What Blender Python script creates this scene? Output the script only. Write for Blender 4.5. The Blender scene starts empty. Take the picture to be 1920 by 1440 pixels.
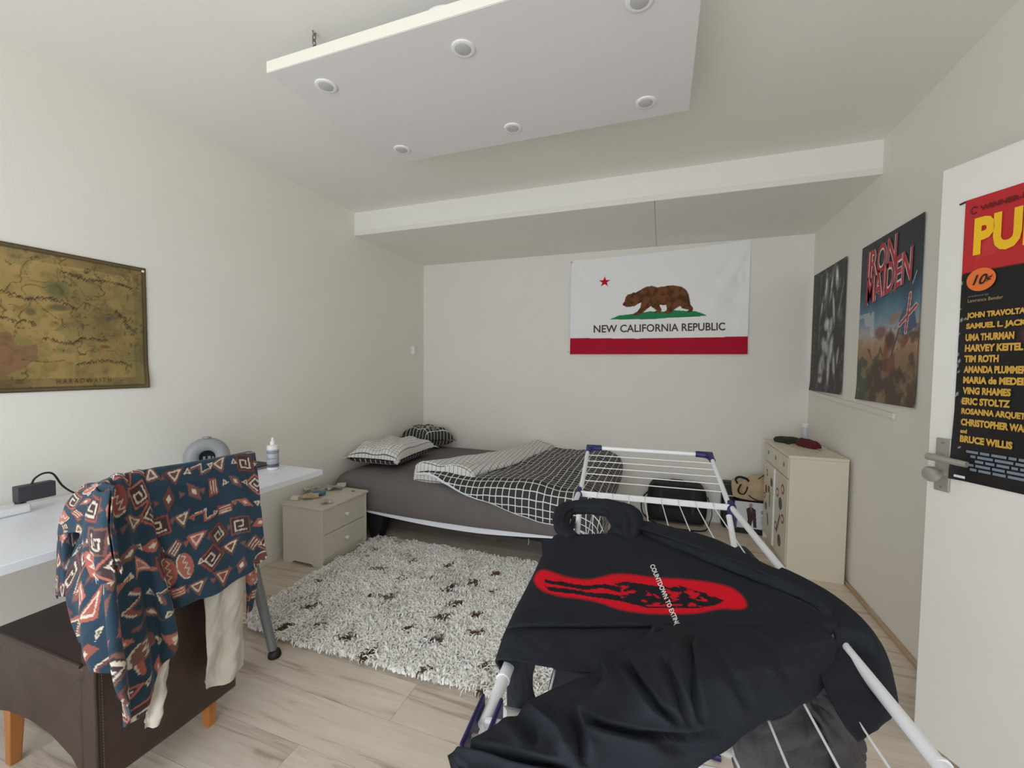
import bpy, math, random
import numpy as np
from mathutils import Vector, Matrix

random.seed(7)
rng = np.random.default_rng(7)
SC = bpy.context.scene
COL = SC.collection
PI = math.pi

# ------------------------------------------------------------------ camera
CF, CYAW, CPITCH, CROLL, CH = 784.14, 0.3436, 0.0420, 0.0104, 1.3328
def _axes():
    cy, sy = math.cos(CYAW), math.sin(CYAW)
    f = np.array([-sy*math.cos(CPITCH), cy*math.cos(CPITCH), -math.sin(CPITCH)])
    r = np.array([cy, sy, 0.0]); u = np.cross(r, f)
    r2 = r*math.cos(CROLL) + u*math.sin(CROLL)
    return r2, np.cross(r2, f), f
CR, CU, CFW = _axes()
cam = bpy.data.cameras.new('camera')
cam.sensor_fit = 'HORIZONTAL'; cam.sensor_width = 36.0
cam.lens = CF/1920*36.0; cam.clip_start = 0.02; cam.clip_end = 60
camo = bpy.data.objects.new('camera', cam); COL.objects.link(camo)
camo.matrix_world = Matrix(((CR[0], CU[0], -CFW[0], 0), (CR[1], CU[1], -CFW[1], 0), (CR[2], CU[2], -CFW[2], CH), (0, 0, 0, 1)))
SC.camera = camo

# ------------------------------------------------------------------ world, daylight, exposure
w = bpy.data.worlds.new('overcast_sky'); SC.world = w; w.use_nodes = True
w.node_tree.nodes['Background'].inputs[0].default_value = (0.80, 0.90, 1.0, 1)
w.node_tree.nodes['Background'].inputs[1].default_value = 1.0
REAR = -1.25
WIN = (-2.2, 0.6, 0.18, 2.10)          # window in the wall behind the photographer: x0 x1 z0 z1
ld = bpy.data.lights.new('window_daylight', 'AREA'); ld.shape = 'RECTANGLE'
ld.size = WIN[1]-WIN[0]-0.1; ld.size_y = WIN[3]-WIN[2]-0.1
ld.energy = 53; ld.color = (0.90, 0.955, 1.0)
lo = bpy.data.objects.new('window_daylight', ld); COL.objects.link(lo)
lo.location = ((WIN[0]+WIN[1])/2, REAR-0.02, (WIN[2]+WIN[3])/2); lo.rotation_euler = (PI/2, 0, 0)
SC.view_settings.view_transform = 'Standard'; SC.view_settings.look = 'None'
SC.view_settings.exposure = 0.0; SC.view_settings.gamma = 1.0
SC.view_settings.use_curve_mapping = False
SC.cycles.max_bounces = 14; SC.cycles.diffuse_bounces = 9

# ------------------------------------------------------------------ measuring helpers (photo point -> point in the room)
O3 = np.array([0, 0, CH])
def ray(px, py): return (px-960)/CF*CR - (py-720)/CF*CU + CFW
def PZ(px, py, z): d = ray(px, py); return O3 + d*((z-CH)/d[2])
def PX(px, py, x): d = ray(px, py); return O3 + d*(x/d[0])
def PY(px, py, y): d = ray(px, py); return O3 + d*(y/d[1])

# ------------------------------------------------------------------ colours
def lin(c):
    c = np.asarray(c, float)/255.0
    return np.where(c <= 0.04045, c/12.92, ((c+0.055)/1.055)**2.4)
def L4(c): return tuple(lin(c)) + (1.0,)

# ------------------------------------------------------------------ numpy noise
def _h(ix, iy, s): 
    v = np.sin(ix*127.1 + iy*311.7 + s*74.7)*43758.5453
    return v - np.floor(v)
def vn(x, y, s=0):
    x = np.asarray(x, float); y = np.asarray(y, float)
    ix, iy = np.floor(x), np.floor(y); fx, fy = x-ix, y-iy
    fx = fx*fx*(3-2*fx); fy = fy*fy*(3-2*fy)
    a = _h(ix, iy, s)*(1-fx) + _h(ix+1, iy, s)*fx
    b = _h(ix, iy+1, s)*(1-fx) + _h(ix+1, iy+1, s)*fx
    return a*(1-fy) + b*fy
def fbm(x, y, s=0, o=4):
    t = 0; a = 0.5; n = 0
    for k in range(o):
        t = t + a*vn(x*2**k, y*2**k, s+k); n += a; a *= 0.5
    return t/n

# ------------------------------------------------------------------ materials
def nt(name):
    m = bpy.data.materials.new(name); m.use_nodes = True
    t = m.node_tree; return m, t, t.nodes['Principled BSDF']
def mat(name, c, rough=0.6, metal=0.0, var=0.06, vscale=6.0, bump=0.0, bscale=60.0, sheen=0.0, spec=0.5, coat=0.0):
    m, t, b = nt(name); N = t.nodes; K = t.links
    b.inputs['Roughness'].default_value = rough; b.inputs['Metallic'].default_value = metal
    b.inputs['Specular IOR Level'].default_value = spec
    if sheen: b.inputs['Sheen Weight'].default_value = sheen; b.inputs['Sheen Roughness'].default_value = 0.5
    if coat: b.inputs['Coat Weight'].default_value = coat
    co = N.new('ShaderNodeTexCoord'); n = N.new('ShaderNodeTexNoise'); n.inputs['Scale'].default_value = vscale
    n.inputs['Detail'].default_value = 4
    K.new(co.outputs['Object'], n.inputs['Vector'])
    r = N.new('ShaderNodeValToRGB'); l = np.array(lin(c))
    r.color_ramp.elements[0].position = 0.3; r.color_ramp.elements[1].position = 0.7
    r.color_ramp.elements[0].color = tuple(l*(1-var)) + (1,); r.color_ramp.elements[1].color = tuple(np.minimum(l*(1+var), 1)) + (1,)
    K.new(n.outputs[0], r.inputs[0]); K.new(r.outputs[0], b.inputs['Base Color'])
    if bump:
        n2 = N.new('ShaderNodeTexNoise'); n2.inputs['Scale'].default_value = bscale; n2.inputs['Detail'].default_value = 3
        K.new(co.outputs['Object'], n2.inputs['Vector'])
        bp = N.new('ShaderNodeBump'); bp.inputs['Strength'].default_value = bump; bp.inputs['Distance'].default_value = 0.004
        K.new(n2.outputs[0], bp.inputs['Height']); K.new(bp.outputs[0], b.inputs['Normal'])
    return m
def mat_attr(name, rough=0.6, bump=0.0, bscale=200.0, sheen=0.0, spec=0.4, transl=0.0):
    m, t, b = nt(name); N = t.nodes; K = t.links
    a = N.new('ShaderNodeAttribute'); a.attribute_name = 'Col'
    K.new(a.outputs['Color'], b.inputs['Base Color'])
    b.inputs['Roughness'].default_value = rough; b.inputs['Specular IOR Level'].default_value = spec
    if sheen: b.inputs['Sheen Weight'].default_value = sheen
    if bump:
        co = N.new('ShaderNodeTexCoord'); n2 = N.new('ShaderNodeTexNoise'); n2.inputs['Scale'].default_value = bscale
        K.new(co.outputs['Object'], n2.inputs['Vector'])
        bp = N.new('ShaderNodeBump'); bp.inputs['Strength'].default_value = bump; bp.inputs['Distance'].default_value = 0.003
        K.new(n2.outputs[0], bp.inputs['Height']); K.new(bp.outputs[0], b.inputs['Normal'])
    return m
def mat_check(name, ground, line, cell, lw, rough=0.85):
    """woven check: UVs are in metres"""
    m, t, b = nt(name); N = t.nodes; K = t.links
    uv = N.new('ShaderNodeUVMap'); sp = N.new('ShaderNodeSeparateXYZ'); K.new(uv.outputs[0], sp.inputs[0])
    outs = []
    for k in (0, 1):
        d = N.new('ShaderNodeMath'); d.operation = 'DIVIDE'; d.inputs[1].default_value = cell; K.new(sp.outputs[k], d.inputs[0])
        f = N.new('ShaderNodeMath'); f.operation = 'FRACT'; K.new(d.outputs[0], f.inputs[0])
        c = N.new('ShaderNodeMath'); c.operation = 'LESS_THAN'; c.inputs[1].default_value = lw/cell; K.new(f.outputs[0], c.inputs[0])
        outs.append(c)
    mx = N.new('ShaderNodeMath'); mx.operation = 'MAXIMUM'; K.new(outs[0].outputs[0], mx.inputs[0]); K.new(outs[1].outputs[0], mx.inputs[1])
    mc = N.new('ShaderNodeMix'); mc.data_type = 'RGBA'; mc.inputs[6].default_value = L4(ground); mc.inputs[7].default_value = L4(line)
    K.new(mx.outputs[0], mc.inputs[0]); K.new(mc.outputs[2], b.inputs['Base Color'])
    b.inputs['Roughness'].default_value = rough; b.inputs['Specular IOR Level'].default_value = 0.2
    return m
def mat_wood(name, c1, c2, c3, along='X', rough=0.42, sc=1.0, rnd=0.12):
    m, t, b = nt(name); N = t.nodes; K = t.links
    co = N.new('ShaderNodeTexCoord'); oi = N.new('ShaderNodeObjectInfo')
    mul = N.new('ShaderNodeMath'); mul.operation = 'MULTIPLY'; mul.inputs[1].default_value = 57.0; K.new(oi.outputs['Random'], mul.inputs[0])
    add = N.new('ShaderNodeVectorMath'); add.operation = 'ADD'; K.new(co.outputs['Object'], add.inputs[0]); K.new(mul.outputs[0], add.inputs[1])
    mp = N.new('ShaderNodeMapping'); K.new(add.outputs[0], mp.inputs[0])
    s = [22*sc, 22*sc, 22*sc]; s['XYZ'.index(along)] = 1.6*sc; mp.inputs['Scale'].default_value = s
    n = N.new('ShaderNodeTexNoise'); n.inputs['Scale'].default_value = 1.0; n.inputs['Detail'].default_value = 7; n.inputs['Distortion'].default_value = 0.8
    n.inputs['Roughness'].default_value = 0.62
    K.new(mp.outputs[0], n.inputs['Vector'])
    r = N.new('ShaderNodeValToRGB'); e = r.color_ramp.elements
    e[0].position = 0.33; e[0].color = L4(c1); e[1].position = 0.75; e[1].color = L4(c3); q = e.new(0.45); q.color = L4(c2)
    K.new(n.outputs[0], r.inputs[0])
    n3 = N.new('ShaderNodeTexNoise'); n3.inputs['Scale'].default_value = 3.0; K.new(add.outputs[0], n3.inputs['Vector'])
    hs = N.new('ShaderNodeHueSaturation'); K.new(r.outputs[0], hs.inputs['Color'])
    ma = N.new('ShaderNodeMath'); ma.operation = 'MULTIPLY_ADD'; ma.inputs[1].default_value = rnd*2; ma.inputs[2].default_value = 1-rnd
    K.new(oi.outputs['Random'], ma.inputs[0])
    mb_ = N.new('ShaderNodeMath'); mb_.operation = 'MULTIPLY_ADD'; mb_.inputs[1].default_value = 0.3; mb_.inputs[2].default_value = -0.15; K.new(n3.outputs[0], mb_.inputs[0])
    sm = N.new('ShaderNodeMath'); sm.operation = 'ADD'; K.new(ma.outputs[0], sm.inputs[0]); K.new(mb_.outputs[0], sm.inputs[1]); K.new(sm.outputs[0], hs.inputs['Value'])
    K.new(hs.outputs[0], b.inputs['Base Color']); b.inputs['Roughness'].default_value = rough
    bp = N.new('ShaderNodeBump'); bp.inputs['Strength'].default_value = 0.15; bp.inputs['Distance'].default_value = 0.002
    K.new(n.outputs[0], bp.inputs['Height']); K.new(bp.outputs[0], b.inputs['Normal'])
    return m

M = dict(
    wall=mat('white_plaster_paint', (234, 231, 224), 0.75, var=0.012, vscale=2.5, bump=0.10, bscale=140),
    ceil=mat('ceiling_paint', (234, 232, 226), 0.8, var=0.012, vscale=2.0, bump=0.08, bscale=120),
    trim=mat('white_trim_paint', (228, 226, 219), 0.5, var=0.01),
    plank=mat_wood('oak_laminate', (176, 158, 140), (212, 198, 182), (226, 215, 202), 'X', rnd=0.06),
    plinth=mat_wood('oak_strip', (150, 126, 98), (176, 152, 124), (190, 168, 142), 'Y'),
    sub=mat('floor_underlay', (70, 58, 46), 0.9),
    door=mat('door_paint', (228, 226, 220), 0.45, var=0.012, bump=0.02, bscale=60),
    panel=mat('panel_white', (224, 221, 221), 0.55, var=0.008),
    panel_lit_edge=mat('panel_lit_edge', (236, 233, 220), 0.5, var=0.008),  # panel white made paler: window light on the long edges put into colour
    white=mat('white_gloss', (232, 232, 234), 0.3, var=0.01),
    desk=mat('desk_white_laminate', (232, 236, 244), 0.32, var=0.008),
    cream=mat('cream_laminate', (221, 213, 194), 0.42, var=0.015),
    ns=mat('nightstand_paint', (206, 201, 186), 0.45, var=0.015),
    steel=mat('brushed_steel', (176, 173, 166), 0.45, 0.55, var=0.05),
    greysteel=mat('grey_powder_coat', (128, 132, 136), 0.4, 0.3, var=0.03),
    black=mat('black_plastic', (22, 22, 24), 0.5),
    blackfab=mat('black_nylon', (20, 20, 21), 0.7, bump=0.15, bscale=300),
    greyplast=mat('grey_plastic', (150, 152, 154), 0.45),
    adapter=mat('dark_grey_adapter', (58, 57, 64), 0.55),
    lens=mat('frosted_lens', (186, 186, 184), 0.25, spec=0.8),
    leather=mat('brown_leather', (58, 42, 37), 0.42, var=0.25, vscale=9, bump=0.25, bscale=160),
    stitch=mat('leather_stitch', (112, 92, 80), 0.7),
    oak=mat_wood('oak_leg', (150, 92, 44), (178, 112, 56), (192, 128, 70), 'Z', 0.4),
    sheet=mat('grey_jersey_sheet', (110, 103, 102), 0.9, var=0.05, vscale=3, bump=0.1, bscale=250),
    undersheet=mat('white_mattress_cover', (232, 233, 240), 0.85, var=0.02),
    bedframe=mat('black_bed_frame', (24, 24, 28), 0.7),
    dk=mat_check('charcoal_check', (62, 62, 63), (222, 221, 217), 0.046, 0.0062),
    wh=mat_check('white_check', (226, 225, 222), (104, 104, 106), 0.030, 0.0032),
    rackw=mat('white_powder_coat', (232, 234, 238), 0.3, var=0.01, coat=0.2),
    blue=mat('navy_plastic', (34, 34, 92), 0.4),
    hood=mat_attr('black_sweatshirt_fleece', 0.95, 0.2, 420, 0.0, 0.08),
    charcoal=mat('charcoal_knit', (62, 59, 63), 0.95, var=0.2, bump=0.3, bscale=260),
    shirt=mat_attr('printed_shirt_cotton', 0.8, 0.1, 400, 0.1, 0.25),
    trousers=mat('stone_cotton', (190, 184, 172), 0.85, var=0.05, vscale=14, bump=0.25, bscale=120),
    rug=mat_attr('wool_pile', 0.95, spec=0.15, sheen=0.3),
    rugbase=mat('wool_backing', (196, 188, 172), 0.95, var=0.12, vscale=30),
    paper=mat_attr('printed_paper', 0.45, spec=0.4),
    flag=mat_attr('printed_polyester', 0.7, spec=0.2),
    ink=mat('dark_brown_ink', (74, 54, 42), 0.7),
    inkwhite=mat('white_ink', (232, 232, 232), 0.7),
    inkred=mat('red_ink', (190, 48, 58), 0.6),
    inkyellow=mat('yellow_ink', (236, 186, 28), 0.55),
    inkgold=mat('gold_ink', (204, 160, 68), 0.55),
    inkblack=mat('black_ink', (24, 18, 16), 0.6),
    inkmaroon=mat('maroon_ink', (92, 18, 24), 0.6),
    inkorange=mat('orange_ink', (224, 112, 48), 0.55),
    inkgrey=mat('grey_blue_ink', (120, 130, 146), 0.55),
    inkpale=mat('pale_gold_ink', (150, 132, 92), 0.6),
    bottle=mat('white_bottle', (238, 238, 238), 0.35),
    label=mat('bottle_label', (176, 178, 190), 0.4, var=0.2, vscale=40),
    labeld=mat('bottle_label_dark', (96, 98, 116), 0.4),
    canblue=mat('pale_blue_can', (196, 202, 210), 0.3),
    maroon=mat('maroon_knit', (92, 24, 36), 0.95, var=0.15, bump=0.3, bscale=200),
    beige=mat('beige_cloth', (196, 178, 148), 0.9, var=0.1, bump=0.2, bscale=160),
    greenhat=mat('dark_green_felt', (44, 50, 42), 0.9, var=0.15),
    canvas=mat('natural_canvas', (186, 164, 132), 0.9, var=0.08, vscale=20, bump=0.25, bscale=220),
    boxprint=mat_attr('printed_carton', 0.5),
    foil=mat('crumpled_foil_wrap', (186, 182, 170), 0.35, 0.25, var=0.2, vscale=60),
    bluewrap=mat('blue_packet', (74, 118, 140), 0.45, var=0.1),
    redbit=mat('red_wrapper', (200, 84, 60), 0.5),
    clockface=mat('clock_face', (20, 20, 22), 0.2),
    brown_st=mat('sticker_brown', (120, 84, 76), 0.5), green_st=mat('sticker_green', (92, 104, 92), 0.5),
    grey_st=mat('sticker_grey', (96, 96, 104), 0.5), red_st=mat('sticker_red', (150, 82, 84), 0.5), white_st=mat('sticker_white', (226, 220, 210), 0.5),
    chain=mat('zinc_chain', (130, 126, 118), 0.4, 0.8),
    navy=mat('navy_bed_leg', (28, 30, 52), 0.7),
)

# ------------------------------------------------------------------ object helpers
MW = {}
def tag(o, label=None, cat=None, group=None, kind=None):
    if label: o['label'] = label
    if cat: o['category'] = cat
    if group: o['group'] = group
    if kind: o['kind'] = kind
    return o
def thing(name, label, cat, loc=(0, 0, 0), group=None, kind=None):
    o = bpy.data.objects.new(name, None); COL.objects.link(o); o.empty_display_size = 0.05
    o.location = loc; MW[o.name] = Matrix.Translation(loc)
    return tag(o, label, cat, group, kind)
def link(name, me, material, parent=None, bevel=0.0, seg=2, solid=0.0, subsurf=0):
    o = bpy.data.objects.new(name, me); COL.objects.link(o)
    if material is not None: me.materials.append(material)
    if parent is not None:
        o.parent = parent; m = MW[parent.name]; me.transform(m.inverted()); MW[o.name] = m
    else: MW[o.name] = Matrix.Identity(4)
    if solid: s = o.modifiers.new('thickness', 'SOLIDIFY'); s.thickness = solid; s.offset = 0
    if bevel:
        b = o.modifiers.new('bevel', 'BEVEL'); b.width = bevel; b.segments = seg; b.limit_method = 'ANGLE'; b.angle_limit = 0.7
    if subsurf: s = o.modifiers.new('smooth', 'SUBSURF'); s.levels = subsurf; s.render_levels = subsurf
    return o
def base_origin(o):
    """put a top-level mesh's origin at its base centre"""
    me = o.data; n = len(me.vertices); a = np.empty(n*3); me.vertices.foreach_get('co', a); a = a.reshape(-1, 3)
    c = ((a[:, 0].min()+a[:, 0].max())/2, (a[:, 1].min()+a[:, 1].max())/2, a[:, 2].min())
    me.transform(Matrix.Translation((-c[0], -c[1], -c[2]))); o.location = c; MW[o.name] = Matrix.Translation(c)
    return o

class MB:
    def __init__(s): s.v = []; s.f = []
    def add(s, v, f):
        k = len(s.v); s.v += [tuple(float(c) for c in p) for p in v]; s.f += [tuple(i+k for i in q) for q in f]; return s
    def box(s, x0, x1, y0, y1, z0, z1):
        return s.add([(x0, y0, z0), (x1, y0, z0), (x1, y1, z0), (x0, y1, z0), (x0, y0, z1), (x1, y0, z1), (x1, y1, z1), (x0, y1, z1)],
                     [(3, 2, 1, 0), (4, 5, 6, 7), (0, 1, 5, 4), (1, 2, 6, 5), (2, 3, 7, 6), (3, 0, 4, 7)])
    def obox(s, o, a, b, c):
        """box from corner o along edge vectors a, b, c"""
        o, a, b, c = (np.asarray(t, float) for t in (o, a, b, c))
        return s.add([o, o+a, o+a+b, o+b, o+c, o+a+c, o+a+b+c, o+b+c], [(3, 2, 1, 0), (4, 5, 6, 7), (0, 1, 5, 4), (1, 2, 6, 5), (2, 3, 7, 6), (3, 0, 4, 7)])
    def prism(s, poly, fn, h0, h1):
        n = len(poly); v = [fn(a, b, h0) for a, b in poly] + [fn(a, b, h1) for a, b in poly]
        return s.add(v, [tuple(reversed(range(n))), tuple(range(n, 2*n))] + [(i, (i+1) % n, n+(i+1) % n, n+i) for i in range(n)])
    def tube(s, pts, r, n=12, cap=True, closed=False, flat=None):
        pts = [np.asarray(p, float) for p in pts]; m = len(pts); rr = r if hasattr(r, '__len__') else [r]*m
        v = []; up = None
        for i in range(m):
            a = pts[i-1] if (i > 0 or closed) else pts[i]; b = pts[(i+1) % m] if (i < m-1 or closed) else pts[i]
            t = b-a; t = t/(np.linalg.norm(t)+1e-12)
            if up is None:
                up = np.array([0, 0, 1.0]) if abs(t[2]) < 0.9 else np.array([1.0, 0, 0])
            up = up - t*(up@t); up = up/np.linalg.norm(up); sd = np.cross(t, up)
            for k in range(n):
                q = 2*PI*k/n; v.append(pts[i] + rr[i]*(math.cos(q)*sd + math.sin(q)*up*(flat or 1)))
        f = []
        for i in range(m if closed else m-1):
            j = (i+1) % m
            for k in range(n): f.append((i*n+k, i*n+(k+1) % n, j*n+(k+1) % n, j*n+k))
        if cap and not closed: f += [tuple(reversed(range(n))), tuple(range((m-1)*n, m*n))]
        return s.add(v, f)
    def lathe(s, prof, o=(0, 0, 0), ax=(0, 0, 1), n=28):
        o = np.asarray(o, float); ax = np.asarray(ax, float); ax /= np.linalg.norm(ax)
        e = np.array([1.0, 0, 0]) if abs(ax[0]) < 0.9 else np.array([0, 1.0, 0])
        a = np.cross(ax, e); a /= np.linalg.norm(a); b = np.cross(ax, a); v = []; f = []
        for r, h in prof:
            for k in range(n): q = 2*PI*k/n; v.append(o+ax*h+r*(math.cos(q)*a+math.sin(q)*b))
        m = len(prof)
        for i in range(m-1):
            for k in range(n): f.append((i*n+k, i*n+(k+1) % n, (i+1)*n+(k+1) % n, (i+1)*n+k))
        f += [tuple(reversed(range(n))), tuple(range((m-1)*n, m*n))]
        return s.add(v, f)
    def mesh(s, name, smooth=True, ang=40):
        me = bpy.data.meshes.new(name); me.from_pydata(s.v, [], s.f); me.update()
        if smooth: shade(me, ang)
        return me
    def build(s, name, material, parent=None, bevel=0.0, smooth=True, ang=40, **k):
        return link(name, s.mesh(name, smooth, ang), material, parent, bevel, **k)
def shade(me, ang=40):
    me.polygons.foreach_set('use_smooth', [True]*len(me.polygons))
    try: me.set_sharp_from_angle(angle=math.radians(ang))
    except Exception: pass

def gridmesh(name, pts, col=None, uv=None, closed=False, ang=180):
    """pts (nv, nu, 3); closed wraps the v direction"""
    nv, nu = pts.shape[:2]; me = bpy.data.meshes.new(name)
    i = np.arange(nv*nu).reshape(nv, nu)
    if closed: i = np.vstack([i, i[:1]])
    q = np.stack([i[:-1, :-1], i[:-1, 1:], i[1:, 1:], i[1:, :-1]], -1).reshape(-1, 4)
    me.vertices.add(nv*nu); me.vertices.foreach_set('co', np.ascontiguousarray(pts, float).ravel())
    me.loops.add(q.size); me.loops.foreach_set('vertex_index', q.ravel().astype(np.int32))
    me.polygons.add(len(q)); me.polygons.foreach_set('loop_start', np.arange(0, q.size, 4, dtype=np.int32))
    me.update(calc_edges=True); me.validate()
    if col is not None: setcol(me, col.reshape(-1, 3))
    if uv is not None:
        l = me.uv_layers.new(name='UVMap'); u = uv.reshape(-1, 2)[q.ravel()]; l.data.foreach_set('uv', u.astype(np.float32).ravel())
    shade(me, ang); return me
def setcol(me, c):
    a = me.color_attributes.new('Col', 'FLOAT_COLOR', 'POINT'); c4 = np.ones((len(c), 4), np.float32); c4[:, :3] = c
    a.data.foreach_set('color', c4.ravel())

def cr1(c, t):
    """Catmull-Rom through c (k, ...) at parameters t in [0, k-1]"""
    c = np.asarray(c, float); k = len(c); t = np.clip(t, 0, k-1-1e-9); i = np.floor(t).astype(int); f = (t-i)
    p = np.concatenate([2*c[:1]-c[1:2], c, 2*c[-1:]-c[-2:-1]]); f = f.reshape(-1, *([1]*(c.ndim-1)))
    a, b, d, e = p[i], p[i+1], p[i+2], p[i+3]
    return 0.5*(2*b + (d-a)*f + (2*a-5*b+4*d-e)*f**2 + (3*b-a-3*d+e)*f**3)
def cr2(ctrl, nv, nu):
    ctrl = np.asarray(ctrl, float)
    r = cr1(ctrl, np.linspace(0, ctrl.shape[0]-1, nv))
    return np.swapaxes(cr1(np.swapaxes(r, 0, 1), np.linspace(0, ctrl.shape[1]-1, nu)), 0, 1)
def crc(c, n):
    """closed Catmull-Rom, c (k, ...)"""
    c = np.asarray(c, float); k = len(c); t = np.linspace(0, k, n, endpoint=False); i = np.floor(t).astype(int); f = (t-i).reshape(-1, *([1]*(c.ndim-1)))
    a, b, d, e = c[(i-1) % k], c[i % k], c[(i+1) % k], c[(i+2) % k]
    return 0.5*(2*b + (d-a)*f + (2*a-5*b+4*d-e)*f**2 + (3*b-a-3*d+e)*f**3)
def gnormals(p):
    du = np.gradient(p, axis=1); dv = np.gradient(p, axis=0); n = np.cross(du, dv); return n/(np.linalg.norm(n, axis=2, keepdims=True)+1e-12)

def textmesh(s, off=0.0, res=3):
    cu = bpy.data.curves.new('lettering', 'FONT'); cu.body = s; cu.size = 1; cu.offset = off; cu.resolution_u = res; cu.fill_mode = 'FRONT'
    o = bpy.data.objects.new('lettering', cu); COL.objects.link(o)
    bpy.context.view_layer.update(); dg = bpy.context.evaluated_depsgraph_get()
    me = bpy.data.meshes.new_from_object(o.evaluated_get(dg))
    v = np.array([tuple(x.co) for x in me.vertices])[:, :2]; f = [tuple(p.vertices) for p in me.polygons]
    bpy.data.objects.remove(o); bpy.data.curves.remove(cu); bpy.data.meshes.remove(me)
    v0, v1 = v.min(0), v.max(0); return (v-v0)/(v1-v0), f
def letter(s, fn, material, parent, name='lettering', off=0.0):
    """fn maps unit text-box coordinates to the room"""
    v, f = textmesh(s, off); mb = MB(); mb.add([fn(a, b) for a, b in v], f)
    return mb.build(name, material, parent, smooth=False)

class Cv:
    """a small painter for flat print; coordinates in metres"""
    def __init__(s, x0, x1, y0, y1, nx, ny, c):
        s.b = (x0, x1, y0, y1); s.X, s.Y = np.meshgrid(np.linspace(x0, x1, nx), np.linspace(y0, y1, ny)); s.a = np.zeros((ny, nx, 3)); s.a[:] = lin(c)
    def put(s, m, c, al=1.0):
        m = np.asarray(m, float)*al; s.a = s.a*(1-m[..., None]) + m[..., None]*np.asarray(lin(c))
    def inside(s, P, X=None, Y=None):
        X = s.X if X is None else X; Y = s.Y if Y is None else Y; r = np.zeros(X.shape, bool); n = len(P)
        for i in range(n):
            (xa, ya), (xb, yb) = P[i], P[(i+1) % n]
            if ya == yb: continue
            r ^= ((ya > Y) != (yb > Y)) & (X < (xb-xa)*(Y-ya)/(yb-ya)+xa)
        return r
    def poly(s, P, c, al=1.0): s.put(s.inside(P), c, al)
    def ell(s, x, y, rx, ry, c, al=1.0, rot=0, soft=0.0):
        dx, dy = s.X-x, s.Y-y; cs, sn = math.cos(rot), math.sin(rot)
        d = np.sqrt(((dx*cs+dy*sn)/rx)**2 + ((dy*cs-dx*sn)/ry)**2)
        s.put(np.clip((1-d)/soft, 0, 1) if soft else d < 1, c, al)
    def line(s, P, wd, c, al=1.0, jit=0.0):
        d = np.full(s.X.shape, 9.0)
        for (xa, ya), (xb, yb) in zip(P[:-1], P[1:]):
            vx, vy = xb-xa, yb-ya; t = np.clip(((s.X-xa)*vx+(s.Y-ya)*vy)/(vx*vx+vy*vy+1e-12), 0, 1)
            d = np.minimum(d, np.hypot(s.X-xa-t*vx, s.Y-ya-t*vy))
        if jit: d = d + jit*(fbm(s.X*60, s.Y*60, 5)-0.5)*2
        s.put(d < wd, c, al)

# ================================================================== THE ROOM
XL, XR, YB, ZC, ZS, BY = -2.451, 1.119, 3.977, 2.601, 2.411, 2.899
T = 0.12
def struct(name, mb, m, bevel=0.0, parent=None, label=None, **k):
    o = mb.build(name, m, parent, bevel, smooth=False, **k)
    if parent is None: tag(o, label, None, None, 'structure')
    return o
floor = struct('floor', MB().box(XL-T, 2.35, REAR-T, YB+T, -0.06, -0.013), M['sub'], label='pale oak laminate floor of long planks')
PW, PLN = 0.193, 1.285
pm = MB().box(0.0006, PLN-0.0006, 0.0006, PW-0.0006, -0.013, 0.0).mesh('plank', False); pm.materials.append(M['plank'])
ny = int((YB-REAR)/PW)+1
short = {}
for j in range(ny):
    y = YB-(j+1)*PW; x = XL-[0.0, 0.82, 0.39, 1.05, 0.6][j % 5]
    while x < 2.3:
        a, b = max(x, XL), min(x+PLN, 2.34)
        if b-a > 0.02:
            if b-a > PLN-1e-6 and y > REAR:
                me = pm; ox = x
            else:
                y0 = max(y, REAR)-y
                me = MB().box(0.0006, b-a-0.0006, y0+0.0006, PW-0.0006, -0.013, 0.0).mesh('plank', False); me.materials.append(M['plank']); ox = a
            p = bpy.data.objects.new('plank', me); COL.objects.link(p); p.parent = floor; p.location = (ox, y, 0)
        x += PLN
struct('wall_left', MB().box(XL-T, XL, REAR-T, YB+T, 0, ZC), M['wall'], label='white plaster wall behind the desk and bed head')
struct('wall_back', MB().box(XL, XR, YB, YB+T, 0, ZC), M['wall'], label='white plaster wall behind the flag')
DA = math.radians(28); DF = np.array([0.885, 1.865]); DT = np.array([math.sin(DA), -math.cos(DA)]); DN = np.array([-math.cos(DA), -math.sin(DA)]); DW = 0.88
hinge = DF + DT*DW; OY0, OY1 = hinge[1]-0.03, hinge[1]+DW+0.03; WT = hinge[0]-XR+0.03
mb = MB(); mb.box(XR, XR+WT, REAR-T, OY0, 0, ZC); mb.box(XR, XR+WT, OY1, YB+T, 0, ZC); mb.box(XR, XR+WT, OY0, OY1, 2.05, ZC)
struct('wall_right', mb, M['wall'], label='white plaster wall with the posters and doorway')
mb = MB(); mb.box(XL, WIN[0], REAR-T, REAR, 0, ZC); mb.box(WIN[1], XR, REAR-T, REAR, 0, ZC)
mb.box(WIN[0], WIN[1], REAR-T, REAR, 0, WIN[2]); mb.box(WIN[0], WIN[1], REAR-T, REAR, WIN[3], ZC)
struct('wall_front', mb, M['wall'], label='white wall with the window behind the photographer')
struct('ceiling', MB().box(XL-T, 2.35, REAR-T, YB+T, ZC, ZC+0.1), M['ceil'], label='white ceiling above the hanging light panel')
xg = PZ(1228, 395, ZS)[0]
struct('ceiling_bulkhead', MB().box(XL, XR, BY, YB, ZS+0.010, ZC).box(XL, xg-0.0015, BY, YB, ZS, ZS+0.010).box(xg+0.0015, XR, BY, YB, ZS, ZS+0.010), M['ceil'], label='white boxed ceiling drop above the bed')
struct('trim_1', MB().box(XL, XR, BY-0.007, BY, ZS, ZS+0.035), M['trim'], 0.002, label='thin strip along the lower edge of the ceiling drop')
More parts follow.
